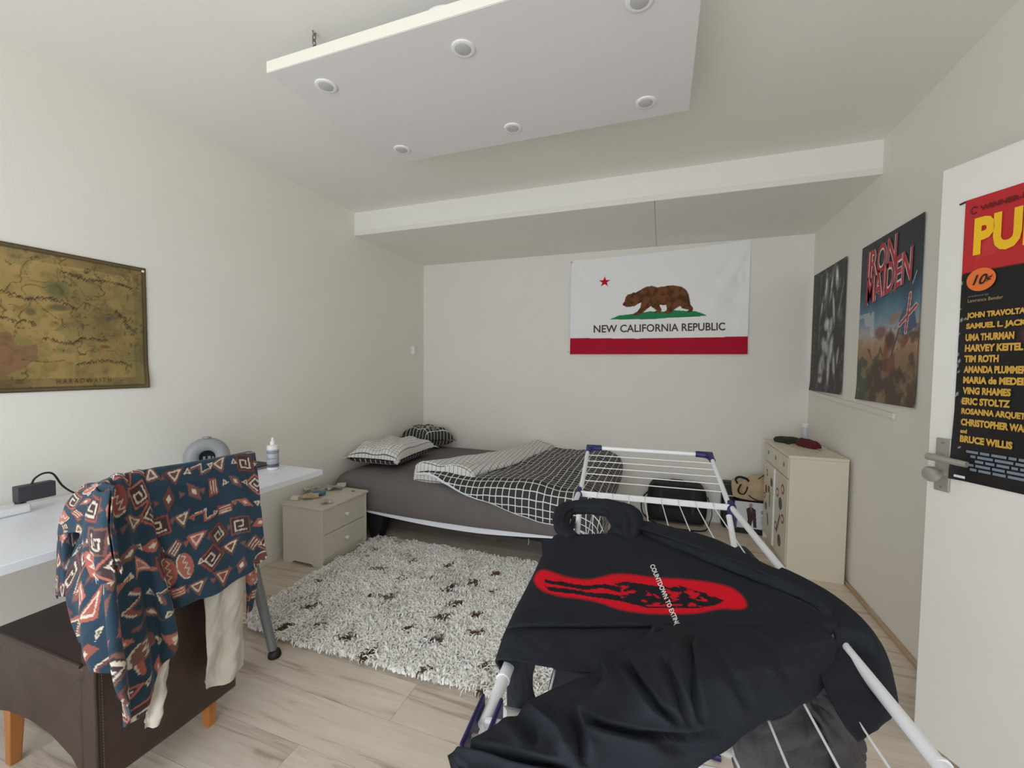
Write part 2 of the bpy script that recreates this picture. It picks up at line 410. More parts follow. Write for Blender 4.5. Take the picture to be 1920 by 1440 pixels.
struct('wall_light_stop', MB().box(2.25, 2.35, REAR-T, YB+T, 0, ZC), M['wall'], label='unseen hall wall added beyond the doorway to stop light leaks')  # out of view, added so no light leaks in through the doorway
# window frame behind the photographer
wf = thing('window_1', 'white framed window behind the photographer', None, ((WIN[0]+WIN[1])/2, REAR-0.06, WIN[2]), kind='structure')
mb = MB()
for a, b in ((WIN[0], WIN[0]+0.05), (WIN[1]-0.05, WIN[1])): mb.box(a, b, REAR-0.11, REAR-0.04, WIN[2], WIN[3])
for a, b in ((WIN[2], WIN[2]+0.05), (WIN[3]-0.05, WIN[3])): mb.box(WIN[0]+0.05, WIN[1]-0.05, REAR-0.11, REAR-0.04, a, b)
mb.build('window_frame', M['trim'], wf, 0.003)
MB().box(WIN[0]-0.04, WIN[1]+0.04, REAR-0.04, REAR+0.12, WIN[2]-0.03, WIN[2]).build('window_sill', M['trim'], wf, 0.004)
struct('baseboard_left', MB().box(XL, XL+0.013, REAR, YB, 0, 0.062), M['trim'], 0.003, label='low white baseboard under the desk')
struct('baseboard_back', MB().box(XL+0.013, XR-0.013, YB-0.013, YB, 0, 0.05), M['trim'], 0.003, label='low white baseboard behind the bed')
struct('baseboard_right', MB().box(XR-0.018, XR, OY1+0.06, YB-0.013, 0, 0.022), M['plinth'], 0.004, label='thin oak floor strip along the poster wall')
# door jamb lining
mb = MB(); mb.box(XR-0.012, XR+WT, OY1-0.02, OY1+0.05, 0, 2.07); mb.box(XR-0.012, XR+WT, OY0-0.05, OY0+0.015, 0, 2.07); mb.box(XR-0.012, XR+WT, OY0+0.015, OY1-0.02, 2.04, 2.07)
struct('trim_2', mb, M['trim'], 0.003, label='white painted door frame in the poster wall')
# surface cable duct on the right wall
a0, a1 = PX(1526, 737, XR), PX(1680, 781, XR)
mb = MB(); dv = a1-a0
mb.obox(a0+[-0.014, 0, -0.014], dv, (0.014, 0, 0), (0, 0, 0.030))
struct('trim_3', mb, M['trim'], 0.003, label='white surface cable duct below the posters')

# ---- door leaf (its face towards the room lies through DF along DT)
def dpt(s, z, o=0.0): q = DF + DT*s + DN*o; return np.array([q[0], q[1], z])
door = thing('door_1', 'white flush door standing ajar with a poster', None, tuple(dpt(0.4, 0.0)), kind='structure')
mb = MB(); mb.obox(dpt(0, 0.03, -0.04), dpt(DW, 0, 0)-dpt(0, 0, 0), dpt(0, 0, 0.04)-dpt(0, 0, 0), (0, 0, 1.985))
mb.build('leaf', M['door'], door, 0.004)
hp = MB(); hp.obox(dpt(0.030, 0.925, 0.0), dpt(0.044, 0, 0)-dpt(0, 0, 0), dpt(0, 0, 0.009)-dpt(0, 0, 0), (0, 0, 0.180)); hpo = hp.build('handle_plate', M['steel'], door, 0.003)
hm = MB(); hm.tube([dpt(0.052, 1.043, 0.008), dpt(0.052, 1.043, 0.052)], 0.011, 14)
hm.tube([dpt(0.040, 1.043, 0.052), dpt(0.060, 1.043, 0.055), dpt(0.10, 1.041, 0.053), dpt(0.148, 1.039, 0.050)], [0.012, 0.0115, 0.0105, 0.0095], 14)
hm.build('door_handle', M['steel'], door)
km = MB(); km.lathe([(0.012, 0), (0.012, 0.03), (0.024, 0.034), (0.026, 0.046), (0.021, 0.055), (0.005, 0.058)], dpt(0.052, 0.985, 0.008), (DN[0], DN[1], 0), 24); km.build('lock_knob', M['steel'], door)
for z in (0.94, 1.09):
    sm = MB(); sm.lathe([(0.004, 0), (0.004, 0.002), (0.001, 0.003)], dpt(0.052, z, 0.009), (DN[0], DN[1], 0), 10); sm.build('screw', M['greysteel'], hpo)
for z in (0.25, 1.0, 1.75):
    sm = MB(); sm.tube([dpt(DW+0.006, z, 0.004), dpt(DW+0.006, z+0.09, 0.004)], 0.008, 10); sm.build('hinge', M['steel'], door)

# ================================================================== HANGING LIGHT PANEL
PB = 2.42
lp = thing('ceiling_light_panel', 'white suspended rectangular ceiling panel with six round spotlights', 'ceiling light', (-0.666, 1.58, PB))
brd = MB().box(-1.418, 0.083, 1.205, 1.955, PB, PB+0.042).build('board', M['panel'], lp, 0.002)
for y0, y1 in ((1.2035, 1.205), (1.955, 1.9565)):
    MB().box(-1.418, 0.083, y0, y1, PB+0.001, PB+0.041).build('lit_edge', M['panel_lit_edge'], lp)  # thin strip in the paler tone, window brightness painted on the edge
for x in (-1.26, -0.667, -0.088):
    for y in (1.333, 1.838):
        s = MB().lathe([(0.026, -0.001), (0.027, -0.005), (0.036, -0.006), (0.040, -0.004), (0.041, 0.0)][::-1], (x, y, PB), (0, 0, 1), 32).build('spotlight_ring', M['white'], lp)
        MB().lathe([(0.002, -0.0085), (0.020, -0.008), (0.026, -0.0055), (0.0262, -0.001)], (x, y, PB), (0, 0, 1), 28).build('lens', M['lens'], s)
for x in (-1.28, -0.05):
    for y in (1.295, 1.865):
        c = MB(); z = PB+0.042; k = 0
        while z < ZC-0.008:
            ring = [np.array([x+(0.007*math.cos(q) if k % 2 else 0), y+(0 if k % 2 else 0.007*math.cos(q)), z+0.013+0.014*math.sin(q)]) for q in np.linspace(0, 2*PI, 12, endpoint=False)]
            c.tube(ring, 0.0022, 6, closed=True); z += 0.021; k += 1
        c.build('chain', M['chain'], lp)
c = MB(); pth = [(-0.80, 1.30, PB+0.042), (-0.805, 1.30, PB+0.085), (-0.79, 1.30, PB+0.118), (-0.755, 1.305, PB+0.135), (-0.70, 1.31, PB+0.128), (-0.66, 1.32, PB+0.11), (-0.63, 1.36, PB+0.15), (-0.62, 1.40, ZC)]
c.tube(cr1(np.array(pth), np.linspace(0, 7, 40)), 0.006, 10); c.build('cable', M['white'], lp)

# ================================================================== BED
BX0, BX1, BY0, BY1 = XL+0.02, -0.44, 2.575, YB-0.02
def rrect(x0, x1, y0, y1, r, per=14, edge=26):
    P = []
    cs = [(x1-r, y0+r, -PI/2), (x1-r, y1-r, 0), (x0+r, y1-r, PI/2), (x0+r, y0+r, PI)]
    for i, (cx, cy, a) in enumerate(cs):
        for k in range(per): q = a+PI/2*k/(per-1); P.append((cx+r*math.cos(q), cy+r*math.sin(q)))
        ex, ey = P[-1]; nx_, ny_, na = cs[(i+1) % 4]; sx, sy = nx_+r*math.cos(na), ny_+r*math.sin(na)
        for k in range(1, edge): t = k/edge; P.append((ex+(sx-ex)*t, ey+(sy-ey)*t))
    return np.array(P)
bed = thing('bed', 'double bed with fitted grey sheet against the back wall', 'bed', ((BX0+BX1)/2, (BY0+BY1)/2, 0))
MTOP = 0.492
def skirt(zb):
    prof = [(0.02, None), (0.0, 0.03)]
    rows = []
    for ins, zz in ((0.012, 'b'), (0.0, 'b2'), (-0.004, 0.30), (-0.004, 0.36), (0.004, 0.41), (0.022, 0.448), (0.055, 0.474), (0.11, 0.488), (0.2, MTOP), (0.34, MTOP+0.004)):
        L = rrect(BX0+ins, BX1-ins, BY0+ins, BY1-ins, max(0.10-ins*0.2, 0.03)); x, y = L[:, 0], L[:, 1]
        z0 = zb(x, y)
        z = z0 if zz == 'b' else (z0+0.012 if zz == 'b2' else np.full(len(x), zz))
        bul = 0.006*(fbm(x*3, y*3+z*8, 2)-0.5)
        rows.append(np.stack([x, y+bul*(y < BY0+0.2), z+bul], 1))
    cx = (BX0+BX1)/2; cy = (BY0+BY1)/2
    last = rows[-1]
    for t in (0.4, 0.8, 1.0): rows.append(np.stack([last[:, 0]*(1-t)+cx*t*1.0+0*t, last[:, 1]*(1-t)+cy*t, last[:, 2]], 1))
    p = np.array(rows); p = np.concatenate([p, p[:, :1]], 1); return p
def zb(x, y):
    t = np.clip((x-BX0)/(BX1-BX0), 0, 1); return 0.232 - 0.022*np.sin(PI*np.clip((t-0.1)*1.15, 0, 1)) + 0.018*t
link('fitted_sheet', gridmesh('fitted_sheet', skirt(zb)), M['sheet'], bed)
rows = []
for ins, z in ((0.03, 0), (0.012, 0.004), (0.016, 0.03), (0.022, 0.06)):
    L = rrect(BX0+ins, BX1-ins, BY0+ins, BY1-ins, 0.09); t = np.clip((L[:, 0]-BX0)/(BX1-BX0), 0, 1)
    zz = 0.218 - 0.040*np.sin(PI*np.clip((t-0.12)*1.2, 0, 1)) + 0.028*np.clip(t-0.65, 0, 1)*2 + z
    rows.append(np.stack([L[:, 0], L[:, 1], zz], 1))
c0 = rows[0].copy(); c0[:, :2] = (c0[:, :2]-[(BX0+BX1)/2, (BY0+BY1)/2])*0.02+[(BX0+BX1)/2, (BY0+BY1)/2]; rows = [c0]+rows
p = np.array(rows); p = np.concatenate([p, p[:, :1]], 1)
link('mattress_cover', gridmesh('mattress_cover', p, ang=60), M['undersheet'], bed)
fr = MB().box(BX0+0.10, BX1-0.16, BY0+0.12, BY1-0.06, 0.145, 0.185).build('slatted_base', M['bedframe'], bed, 0.006)
for x, y, wd, m in ((-2.05, BY0+0.05, 0.11, 'bedframe'), (-0.70, BY0+0.10, 0.06, 'navy'), (-2.05, BY1-0.16, 0.10, 'bedframe'), (-0.70, BY1-0.16, 0.06, 'navy')):
    q = MB(); q.add([(x-wd*0.38, y+0.005, 0), (x+wd*0.38, y+0.005, 0), (x+wd*0.38, y+0.085, 0), (x-wd*0.38, y+0.085, 0), (x-wd*0.7, y, 0.20), (x+wd*0.7, y, 0.20), (x+wd*0.7, y+0.09, 0.20), (x-wd*0.7, y+0.09, 0.20)],
                    [(3, 2, 1, 0), (4, 5, 6, 7), (0, 1, 5, 4), (1, 2, 6, 5), (2, 3, 7, 6), (3, 0, 4, 7)])
    q.build('leg', M[m], bed, 0.004)
c = MB(); s0 = np.array([-0.80, 2.59, 0.20])
c.tube([s0, s0+[0.004, -0.002, -0.02], s0+[-0.002, -0.004, -0.04]], 0.0012, 6); c.build('loose_thread', M['undersheet'], bed)

# duvet
def bend(a, Lf, r):
    a = np.asarray(a, float); th = np.clip((a-Lf)/r, 0, PI/2); ex = np.maximum(a-Lf-r*PI/2, 0)
    return np.minimum(a, Lf)+r*np.sin(th), r*(1-np.cos(th))+ex
NU, NV = 130, 130
VL, UR = 3.955-2.665, 0.16
uu, vv = np.meshgrid(np.linspace(0, 1, NU), np.linspace(0, 1, NV))
UL = -0.50+1.80
xk = np.array([-1.80, -1.45, -1.22, -0.91, -0.73, -0.45, -0.2, 0.2]); vk = np.array([1.27, 1.37, 1.43, 1.515, 1.545, 1.57, 1.60, 1.60])
aU_max = UL+UR*PI/2+0.07
head = lambda vf: -1.18 - 0.52*vf**1.25                    # head edge x against fraction towards the front
xa = head(vv)+1.80; aU = xa + (aU_max-xa)*uu
vmax = np.interp(aU-1.80, xk, vk) + 0.004*np.sin(aU*14)
aV = vv*vmax
pu, du = bend(aU, UL, UR); pv, dv_ = bend(aV, VL, 0.105)
puff = 0.030*(fbm(aU*3.0, aV*3.0, 11, 3)-0.35) + 0.012*np.sin(aU*9+aV*3+4*fbm(aU*2, aV*2, 3))*np.clip(1-dv_*4, 0.2, 1)
puff += 0.016*(fbm(aU*9, aV*9, 21, 3)-0.5)
edge = np.minimum(np.minimum(vv, 1-vv)*6, 1)**0.5
Z = MTOP+0.045 + puff*1.1 - du - dv_*1.0
Z = np.maximum(Z, 0.26)
X = -1.80+pu + np.where(du > 0, puff*0.8, 0); Y = 3.955-pv - np.where(dv_ > 0.02, puff*0.7, 0)
Y = np.minimum(Y, 3.955)
duv = thing('duvet', 'charcoal duvet with white grid check spread over the bed', 'duvet', (-1.0, 3.2, 0.45))
P3 = np.stack([X, Y, Z], -1)
link('cover', gridmesh('cover', P3, uv=np.stack([aU, aV], -1)), M['dk'], duv, solid=0.028)
hem = P3[-1]; c = MB(); c.tube(hem[::2], 0.012, 8); c.build('hem', M['undersheet'], duv)
# folded-back band showing the pale reverse
nb, nw = 90, 34
vb = np.linspace(0, 1, nb)[:, None]; wb = np.linspace(0, 1, nw)[None, :]
hx = head(vb); wid = 0.20+0.26*vb**1.1
sx = hx - 0.02 + (wid+0.02)*wb + 0.012*np.sin(vb*13)*(wb > 0.5)
aVb = vb*(np.interp(hx, xk, vk)-0.01) + 0*wb
pvb, dvb = bend(aVb, VL, 0.105)
prof = 0.018+(0.060+0.030*vb**3)*np.sqrt(np.clip(1-(2*wb-1)**4, 0, 1))*(1-0.30*wb)
wr = 0.016*(fbm(sx*11, vb*9+wb*2, 31, 3)-0.5)+0.014*np.sin(sx*20+vb*16)*np.clip(np.sin(PI*wb), 0, 1)
Zb = MTOP+0.030+prof+wr - dvb*0.9
Pb = np.stack([sx+0*vb, np.minimum(3.95-pvb+0*wb - 0.012*np.sin(wb*6)*(vb > 0.9), 3.95), Zb], -1)
Pb[:, 0, 2] = MTOP+0.02-dvb[:, 0]*0.9; Pb[:, -1, 2] = MTOP+0.055-dvb[:, -1]*0.9
link('folded_edge', gridmesh('folded_edge', Pb, uv=np.stack([sx+0*vb, aVb+0*wb], -1)), M['wh'], duv, solid=0.012)
front = np.array([[*Pb[-1, k, :2], Pb[-1, k, 2]-t*(Pb[-1, k, 2]-MTOP+0.02)] for t in (0, 0.5, 1.0) for k in range(nw)]).reshape(3, nw, 3); front[1, :, 1] -= 0.012
link('fold_front', gridmesh('fold_front', front, uv=np.stack(np.meshgrid(np.linspace(0, 0.45, nw), np.linspace(0, 0.07, 3)), -1)), M['wh'], duv)

# pillows
def pillow(label, cx, cy, zb_, wx, wy, th, rz, tilt, top, bot, seed):
    t = thing('pillow', label, 'pillow', (cx, cy, zb_), 'pillows at the bed head')
    n = 40; u, v = np.meshgrid(np.linspace(-1, 1, n), np.linspace(-1, 1, n))
    pin = 1-0.10*(1-u**2)*np.abs(v)**3; pin2 = 1-0.10*(1-v**2)*np.abs(u)**3
    x = u*wx/2*pin2; y = v*wy/2*pin
    prof = (np.clip(1-u**4, 0, 1)*np.clip(1-v**4, 0, 1))**0.42
    wr = 1+0.45*(fbm(u*2.2+9, v*2.2, seed, 3)-0.5)
    R = Matrix.Rotation(rz, 4, 'Z') @ Matrix.Rotation(tilt, 4, 'X'); Rm = np.array(R.to_3x3())
    crease = 0.010*np.sin(u*7+v*5+seed)*prof
    zt = th*0.62*prof*wr+crease+0.004; zl = -th*0.34*prof-0.004
    for nm, z, m in (('top_cover', zt, top), ('under_cover', zl, bot)):
        q = np.stack([x, y, z], -1)@Rm.T + np.array([cx, cy, zb_+th*0.42])
        link(nm, gridmesh(nm, q if nm == 'top_cover' else q[::-1], uv=np.stack([u*wx/2+5, v*wy/2+5], -1) if nm == 'top_cover' else np.stack([u*wx/2+5, v*wy/2+5], -1)[::-1]), m, t)
    for k, (a, b) in enumerate(((-1, -1), (1, -1), (1, 1), (-1, 1))):
        e = np.array([[[0.93*wx/2*a, 0.93*wy/2*b, 0.006], [wx/2*a*1.07, 0.93*wy/2*b, 0.006]], [[0.93*wx/2*a, wy/2*b*1.07, 0.006], [wx/2*a*1.10, wy/2*b*1.10, -0.012]]])@Rm.T+np.array([cx, cy, zb_+th*0.42])
        link('corner_flap', gridmesh('corner_flap', cr2(e, 5, 5), uv=cr2(np.array([[[5, 5, 0], [5.05, 5, 0]], [[5, 5.05, 0], [5.05, 5.05, 0]]], float), 5, 5)[..., :2]), top, t, solid=0.004)
    return t
pillow('white checked pillow with dark underside at the front of the bed head', -2.19, 3.07, MTOP+0.012, 0.47, 0.66, 0.17, 0.06, 0.0, M['wh'], M['dk'], 3)
pillow('small charcoal checked pillow in the back corner of the bed', -2.23, 3.70, MTOP+0.014, 0.36, 0.40, 0.20, -0.25, -0.12, M['dk'], M['dk'], 8)

# ================================================================== NIGHTSTAND
NX0, NX1, NY0, NY1, NH = -2.385, -2.045, 2.10, 2.53, 0.402
ns = thing('nightstand', 'white two drawer nightstand beside the bed', 'nightstand', ((NX0+NX1)/2, (NY0+NY1)/2, 0))
MB().box(NX0-0.006, NX1+0.012, NY0-0.010, NY1+0.010, NH-0.016, NH).build('top', M['ns'], ns, 0.004)
for y in (NY0, NY1-0.016):
    pr = [(NX0, 0), (NX0+0.075, 0), (NX0+0.095, 0.018), (NX1-0.095, 0.018), (NX1-0.075, 0), (NX1, 0), (NX1, NH-0.016), (NX0, NH-0.016)]
    MB().prism(pr, lambda a, b, h: (a, h, b), y, y+0.016).build('side_panel', M['ns'], ns, 0.0015)
MB().box(NX0+0.004, NX0+0.010, NY0+0.016, NY1-0.016, 0.03, NH-0.016).build('back_panel', M['ns'], ns)
MB().box(NX1-0.030, NX1-0.014, NY0+0.016, NY1-0.016, 0.004, 0.052).build('plinth', M['ns'], ns, 0.001)
for z0, z1 in ((0.056, 0.212), (0.216, 0.384)):
    d = MB().box(NX1-0.022, NX1-0.006, NY0+0.018, NY1-0.018, z0, z1).build('drawer', M['ns'], ns, 0.0015)
    MB().box(NX0+0.02, NX1-0.022, NY0+0.022, NY1-0.022, z0+0.01, z1-0.03).build('drawer_box', M['ns'], d)
    MB().lathe([(0.006, -0.001), (0.005, 0.008), (0.012, 0.014), (0.014, 0.020), (0.011, 0.026), (0.003, 0.028)], (NX1-0.006, (NY0+NY1)/2, (z0+z1)/2), (1, 0, 0), 18).build('knob', M['white'], d)
# litter on the nightstand
def crumple(name, label, cx, cy, z, sx, sy, h, m, seed, rz=0.0, group=None, cat='wrapper'):
    n = 12; u, v = np.meshgrid(np.linspace(-1, 1, n), np.linspace(-1, 1, n)); r = np.random.default_rng(seed)
    c = r.random((5, 5)); zz = cr2(np.dstack([c, c, c]), n, n)[..., 0]
    jx = cr2(np.dstack([r.random((5, 5))]*3), n, n)[..., 0]-0.5
    x = u*sx/2+jx*sx*0.25; y = v*sy/2+jx*sy*0.2; zz = (zz-zz.min())/(zz.max()-zz.min())*h
    q = np.stack([cx+x*math.cos(rz)-y*math.sin(rz), cy+x*math.sin(rz)+y*math.cos(rz), z+0.0015+zz], -1)
    o = link(name, gridmesh(name, q, ang=20), m, None, solid=0.001)
    return tag(base_origin(o), label, cat, group)
pz = lambda x, y: PZ(x, y, NH)
for nm, lb, q, sx, sy, h, m, sd, rz, ct in (
    ('crumpled_wrapper', 'crumpled silver wrapper at the back of the nightstand top', pz(624, 917), 0.14, 0.10, 0.035, 'foil', 1, 0.4, 'wrapper'),
    ('crumpled_tissue', 'crumpled brown lined wrapper with pointed corners on the nightstand', pz(583, 934), 0.11, 0.09, 0.032, 'beige', 5, 0.9, 'wrapper'),
    ('crumpled_wrapper', 'pale crumpled wrapper behind the blue packet on the nightstand', pz(583, 921), 0.09, 0.08, 0.03, 'foil', 9, 0.1, 'wrapper'),
    ('paper_scrap', 'folded grey paper scrap near the front edge of the nightstand', pz(612, 944), 0.07, 0.045, 0.02, 'foil', 12, 1.0, 'paper'),
    ('wrapper_scrap', 'tiny red wrapper scrap on the nightstand', pz(662, 922), 0.022, 0.016, 0.006, 'redbit', 15, 0.3, 'wrapper')):
    crumple(nm, lb, q[0], q[1], NH, sx, sy, h, M[m], sd, rz, None, ct)
q = pz(597, 930); c = MB(); c.obox((q[0]-0.04, q[1]-0.015, NH+0.001), (0.075, 0.025, 0), (-0.012, 0.04, 0), (0, 0, 0.026))
tag(base_origin(c.build('tissue_packet', M['bluewrap'], None, 0.006)), 'small blue tissue packet lying among wrappers', 'packet')
q = pz(553, 938); c = MB(); c.obox((q[0]-0.02, q[1]-0.02, NH+0.001), (0.045, 0.02, 0), (-0.012, 0.035, 0), (0, 0, 0.028))
tag(base_origin(c.build('small_carton', M['cream'], None, 0.004)), 'tiny open white carton on the nightstand corner', 'carton')

# ================================================================== DESK AND WHAT STANDS ON IT
DX0, DX1, DY0, DY1, DZ = XL+0.004, -1.757, 0.0, 1.812, 0.75
desk = thing('desk', 'long white desk along the left wall on slanted grey legs', 'desk', ((DX0+DX1)/2, (DY0+DY1)/2, 0))
MB().box(DX0, DX1, DY0, DY1, DZ-0.030, DZ).build('tabletop', M['desk'], desk, 0.0025)
for tx, ty, fx, fy in ((-1.83, 1.37, -1.632, 1.385), (-1.83, 0.12, -1.66, 0.10), (-2.36, 1.37, -2.40, 1.40), (-2.36, 0.12, -2.40, 0.10)):
    lg = MB().tube([(tx, ty, DZ-0.03), (tx, ty, DZ-0.05), (fx+(tx-fx)*0.04, fy+(ty-fy)*0.04, 0.024)], [0.026, 0.025, 0.0185], 20).build('leg', M['greysteel'], desk)
    MB().lathe([(0.026, 0.0), (0.028, 0.006), (0.027, 0.016), (0.021, 0.030), (0.019, 0.032)], (fx, fy, 0), (0, 0, 1), 22).build('foot', M['black'], lg)
    MB().box(tx-0.04, tx+0.04, ty-0.04, ty+0.04, DZ-0.036, DZ-0.0305).build('leg_bracket', M['greysteel'], lg)
# white lens-solution bottle
b0 = PZ(512, 880, DZ)
bt = thing('squeeze_bottle', 'white squeeze bottle with grey label near the desk end', 'bottle', tuple(b0))
MB().lathe([(0.025, 0), (0.029, 0.003), (0.0295, 0.012), (0.029, 0.118), (0.0295, 0.128), (0.027, 0.134), (0.014, 0.138)], b0, (0, 0, 1), 30).build('body', M['bottle'], bt)
MB().lathe([(0.0297, 0.014), (0.0300, 0.0145), (0.0300, 0.112), (0.0297, 0.1125)], b0, (0, 0, 1), 30).build('label', M['label'], bt)
for z, h in ((0.100, 0.004), (0.092, 0.003), (0.062, 0.002), (0.018, 0.016)):
    MB().lathe([(0.0300, z), (0.0303, z+0.0002), (0.0303, z+h), (0.0300, z+h+0.0002)], b0, (0, 0, 1), 30).build('label_band', M['labeld'], bt)
MB().lathe([(0.0135, 0.134), (0.0135, 0.150), (0.0125, 0.156), (0.007, 0.160), (0.0065, 0.172), (0.003, 0.178), (0.001, 0.1785)], b0, (0, 0, 1), 24).build('cap', M['bottle'], bt)
# ring shaped clock lamp
ck = np.array([-2.20, 1.487, DZ]); ax = np.array([0.86, -0.51, 0.0]); ax /= np.linalg.norm(ax); sd = np.array([-ax[1], ax[0], 0])
cl = thing('ring_clock', 'round grey ring shaped alarm clock standing behind the chair on the desk', 'clock', tuple(ck))
cc = ck + [0, 0, 0.100]
rg = MB(); ring = [cc + 0.066*(math.cos(q)*sd + math.sin(q)*np.array([0, 0, 1])) for q in np.linspace(0, 2*PI, 48, endpoint=False)]
rg.tube(ring, 0.034, 18, closed=True); rg.build('ring', M['greyplast'], cl)
MB().lathe([(0.044, -0.006), (0.045, 0.010), (0.043, 0.012), (0.002, 0.012)], cc, ax, 36).build('face', M['clockface'], cl)
MB().lathe([(0.020, 0), (0.019, 0.006), (0.006, 0.008)], cc+[0, 0, 0.098], (0, 0, 1), 20).build('button', M['greyplast'], cl)
MB().lathe([(0.046, 0), (0.046, 0.008), (0.036, 0.016)], ck, (0, 0, 1), 24).build('base', M['greyplast'], cl)
for k, (dx, dz, wl, hl) in enumerate(((-0.018, -0.016, 0.010, 0.022), (0.002, -0.016, 0.012, 0.022), (0.020, -0.018, 0.008, 0.020))):
    c = MB(); c.obox(cc+ax*0.0121+sd*dx+np.array([0, 0, dz]), sd*wl, (0, 0, hl), ax*0.0006); c.build('digit', M['inkgrey'], cl)
# closed laptop
lt = thing('laptop', 'closed dark laptop lying on the desk beside the bottle', 'laptop', (-2.24, 1.67, DZ))
MB().box(-2.40, -2.075, 1.595, 1.775, DZ+0.003, DZ+0.011).build('base', M['greyplast'], lt, 0.003)
MB().box(-2.40, -2.075, 1.595, 1.775, DZ+0.0112, DZ+0.017).build('lid', M['black'], lt, 0.003)
for x in (-2.38, -2.10):
    for y in (1.61, 1.75): MB().box(x, x+0.012, y, y+0.012, DZ, DZ+0.003).build('foot', M['black'], lt)
# power strip with adapter and its cable
ps = thing('power_strip', 'white power strip lying along the desk by the wall', 'power strip', (-2.315, 0.6, DZ))
MB().box(-2.345, -2.285, 0.42, 0.88, DZ, DZ+0.036).build('housing', M['white'], ps, 0.007)
for y in (0.52, 0.60, 0.68, 0.76): MB().lathe([(0.019, 0), (0.019, 0.0012), (0.015, 0.0013), (0.0145, 0.0004)], (-2.315, y, DZ+0.036), (0, 0, 1), 20).build('socket', M['trim'], ps)
ad = thing('power_adapter', 'dark grey power adapter plugged into the white strip', 'adapter', (-2.318, 0.905, DZ+0.036))
MB().box(-2.340, -2.302, 0.848, 0.958, DZ+0.040, DZ+0.102).build('body', M['adapter'], ad, 0.004)
MB().lathe([(0.016, 0), (0.016, 0.008)], (-2.318, 0.862, DZ+0.0365), (0, 0, 1), 16).build('plug', M['black'], ad)
pth = np.array([(-2.32, 0.895, DZ+0.102), (-2.32, 0.905, DZ+0.122), (-2.32, 0.93, DZ+0.136), (-2.325, 0.96, DZ+0.125), (-2.32, 0.985, DZ+0.07), (-2.31, 1.02, DZ+0.03), (-2.29, 1.06, DZ+0.012), (-2.26, 1.12, DZ+0.004), (-2.22, 1.20, DZ+0.004), (-2.20, 1.34, DZ+0.004)])
MB().tube(cr1(pth, np.linspace(0, 9, 60)), 0.0038, 8).build('cable', M['black'], ad)

# light switch near the bed corner
q = PX(773, 657, XL); sw = thing('wall_sensor', 'small white switch box on the left wall above the bed', 'switch', (XL, q[1], q[2]-0.045))
MB().box(XL, XL+0.010, q[1]-0.026, q[1]+0.030, q[2]-0.044, q[2]+0.044).build('back_plate', M['white'], sw, 0.002)
MB().box(XL+0.010, XL+0.036, q[1]-0.024, q[1]+0.010, q[2]-0.044, q[2]+0.044).build('housing', M['white'], sw, 0.004)

# ================================================================== SHAG RUG
rug = thing('shag_rug', 'shaggy cream wool rug with brown flecks beside the bed', 'rug', (-1.22, 2.05, 0))
def rug_in(x, y):
    e = 0.03*(fbm(x*6, y*6, 4)-0.5)
    cx = np.clip((-1.86-x)/0.2, 0, 1); cy = np.clip((1.66-y)/0.2, 0, 1)
    return (x > -2.045+e) & (x < -0.27+e) & (y > 1.475+e+0.02*(x+1.2)) & (y < 2.625+e) & (cx**2+cy**2 < 0.9) & (x > -2.005)
gx, gy = np.meshgrid(np.linspace(-1.99, -0.29, 80), np.linspace(1.50, 2.60, 60))
gx = np.clip(gx, -2.03+0.16*np.clip((1.62-gy)/0.14, 0, 1)**2, None)
link('backing', gridmesh('backing', np.stack([gx, gy, 0.012+0.012*fbm(gx*25, gy*25, 3)], -1)), M['rugbase'], rug, solid=0.008)
NR = 38000
rx = rng.uniform(-2.06, -0.25, NR*2); ry = rng.uniform(1.44, 2.65, NR*2); k = rug_in(rx, ry); rx, ry = rx[k][:NR], ry[k][:NR]; n = len(rx)
flecks = [PZ(a, b, 0.04)[:2] for a, b in ((700, 1030), (688, 1042), (770, 1048), (712, 1062), (848, 1098), (834, 1106), (700, 1116), (728, 1118), (600, 1090), (580, 1132), (534, 1174), (598, 1166), (652, 1194), (694, 1224), (700, 1218), (802, 1256), (914, 1246), (826, 1156), (890, 1154), (852, 1132), (885, 1092), (922, 1108), (930, 1076), (770, 1176), (812, 1196), (892, 1186), (806, 1082), (756, 1084), (840, 1060), (905, 1290))]
fr_ = rng.uniform(0.012, 0.026, len(flecks))
flow = 2*PI*fbm(rx*5, ry*5, 77, 3)*1.6 - 2.2
ang = flow + rng.normal(0, 0.7, n)
ln = rng.uniform(0.034, 0.068, n); wd = rng.uniform(0.0026, 0.0064, n); lean = rng.uniform(0.75, 1.45, n); curl = rng.normal(0, 1.7, n)
rows = []
S = 5
px_, py_ = rx.copy(), ry.copy(); pz_ = np.full(n, 0.016); a = ang.copy(); el = np.full(n, 1.25)
V = np.zeros((n, S, 2, 3))
for s in range(S):
    t = s/(S-1); wv = wd*(1-0.75*t**1.5)
    V[:, s, 0] = np.stack([px_-np.sin(a)*wv, py_+np.cos(a)*wv, pz_], 1); V[:, s, 1] = np.stack([px_+np.sin(a)*wv, py_-np.cos(a)*wv, pz_+0.001], 1)
    st = ln/(S-1); px_ = px_+np.cos(a)*np.cos(el)*st; py_ = py_+np.sin(a)*np.cos(el)*st; pz_ = np.maximum(pz_+np.sin(el)*st, 0.006)
    a = a+curl*0.45; el = el-lean*0.75
idx = np.arange(n*S*2).reshape(n, S, 2)
Q = np.stack([idx[:, :-1, 0], idx[:, :-1, 1], idx[:, 1:, 1], idx[:, 1:, 0]], -1).reshape(-1, 4)
me = bpy.data.meshes.new('pile'); me.vertices.add(n*S*2); me.vertices.foreach_set('co', V.ravel())
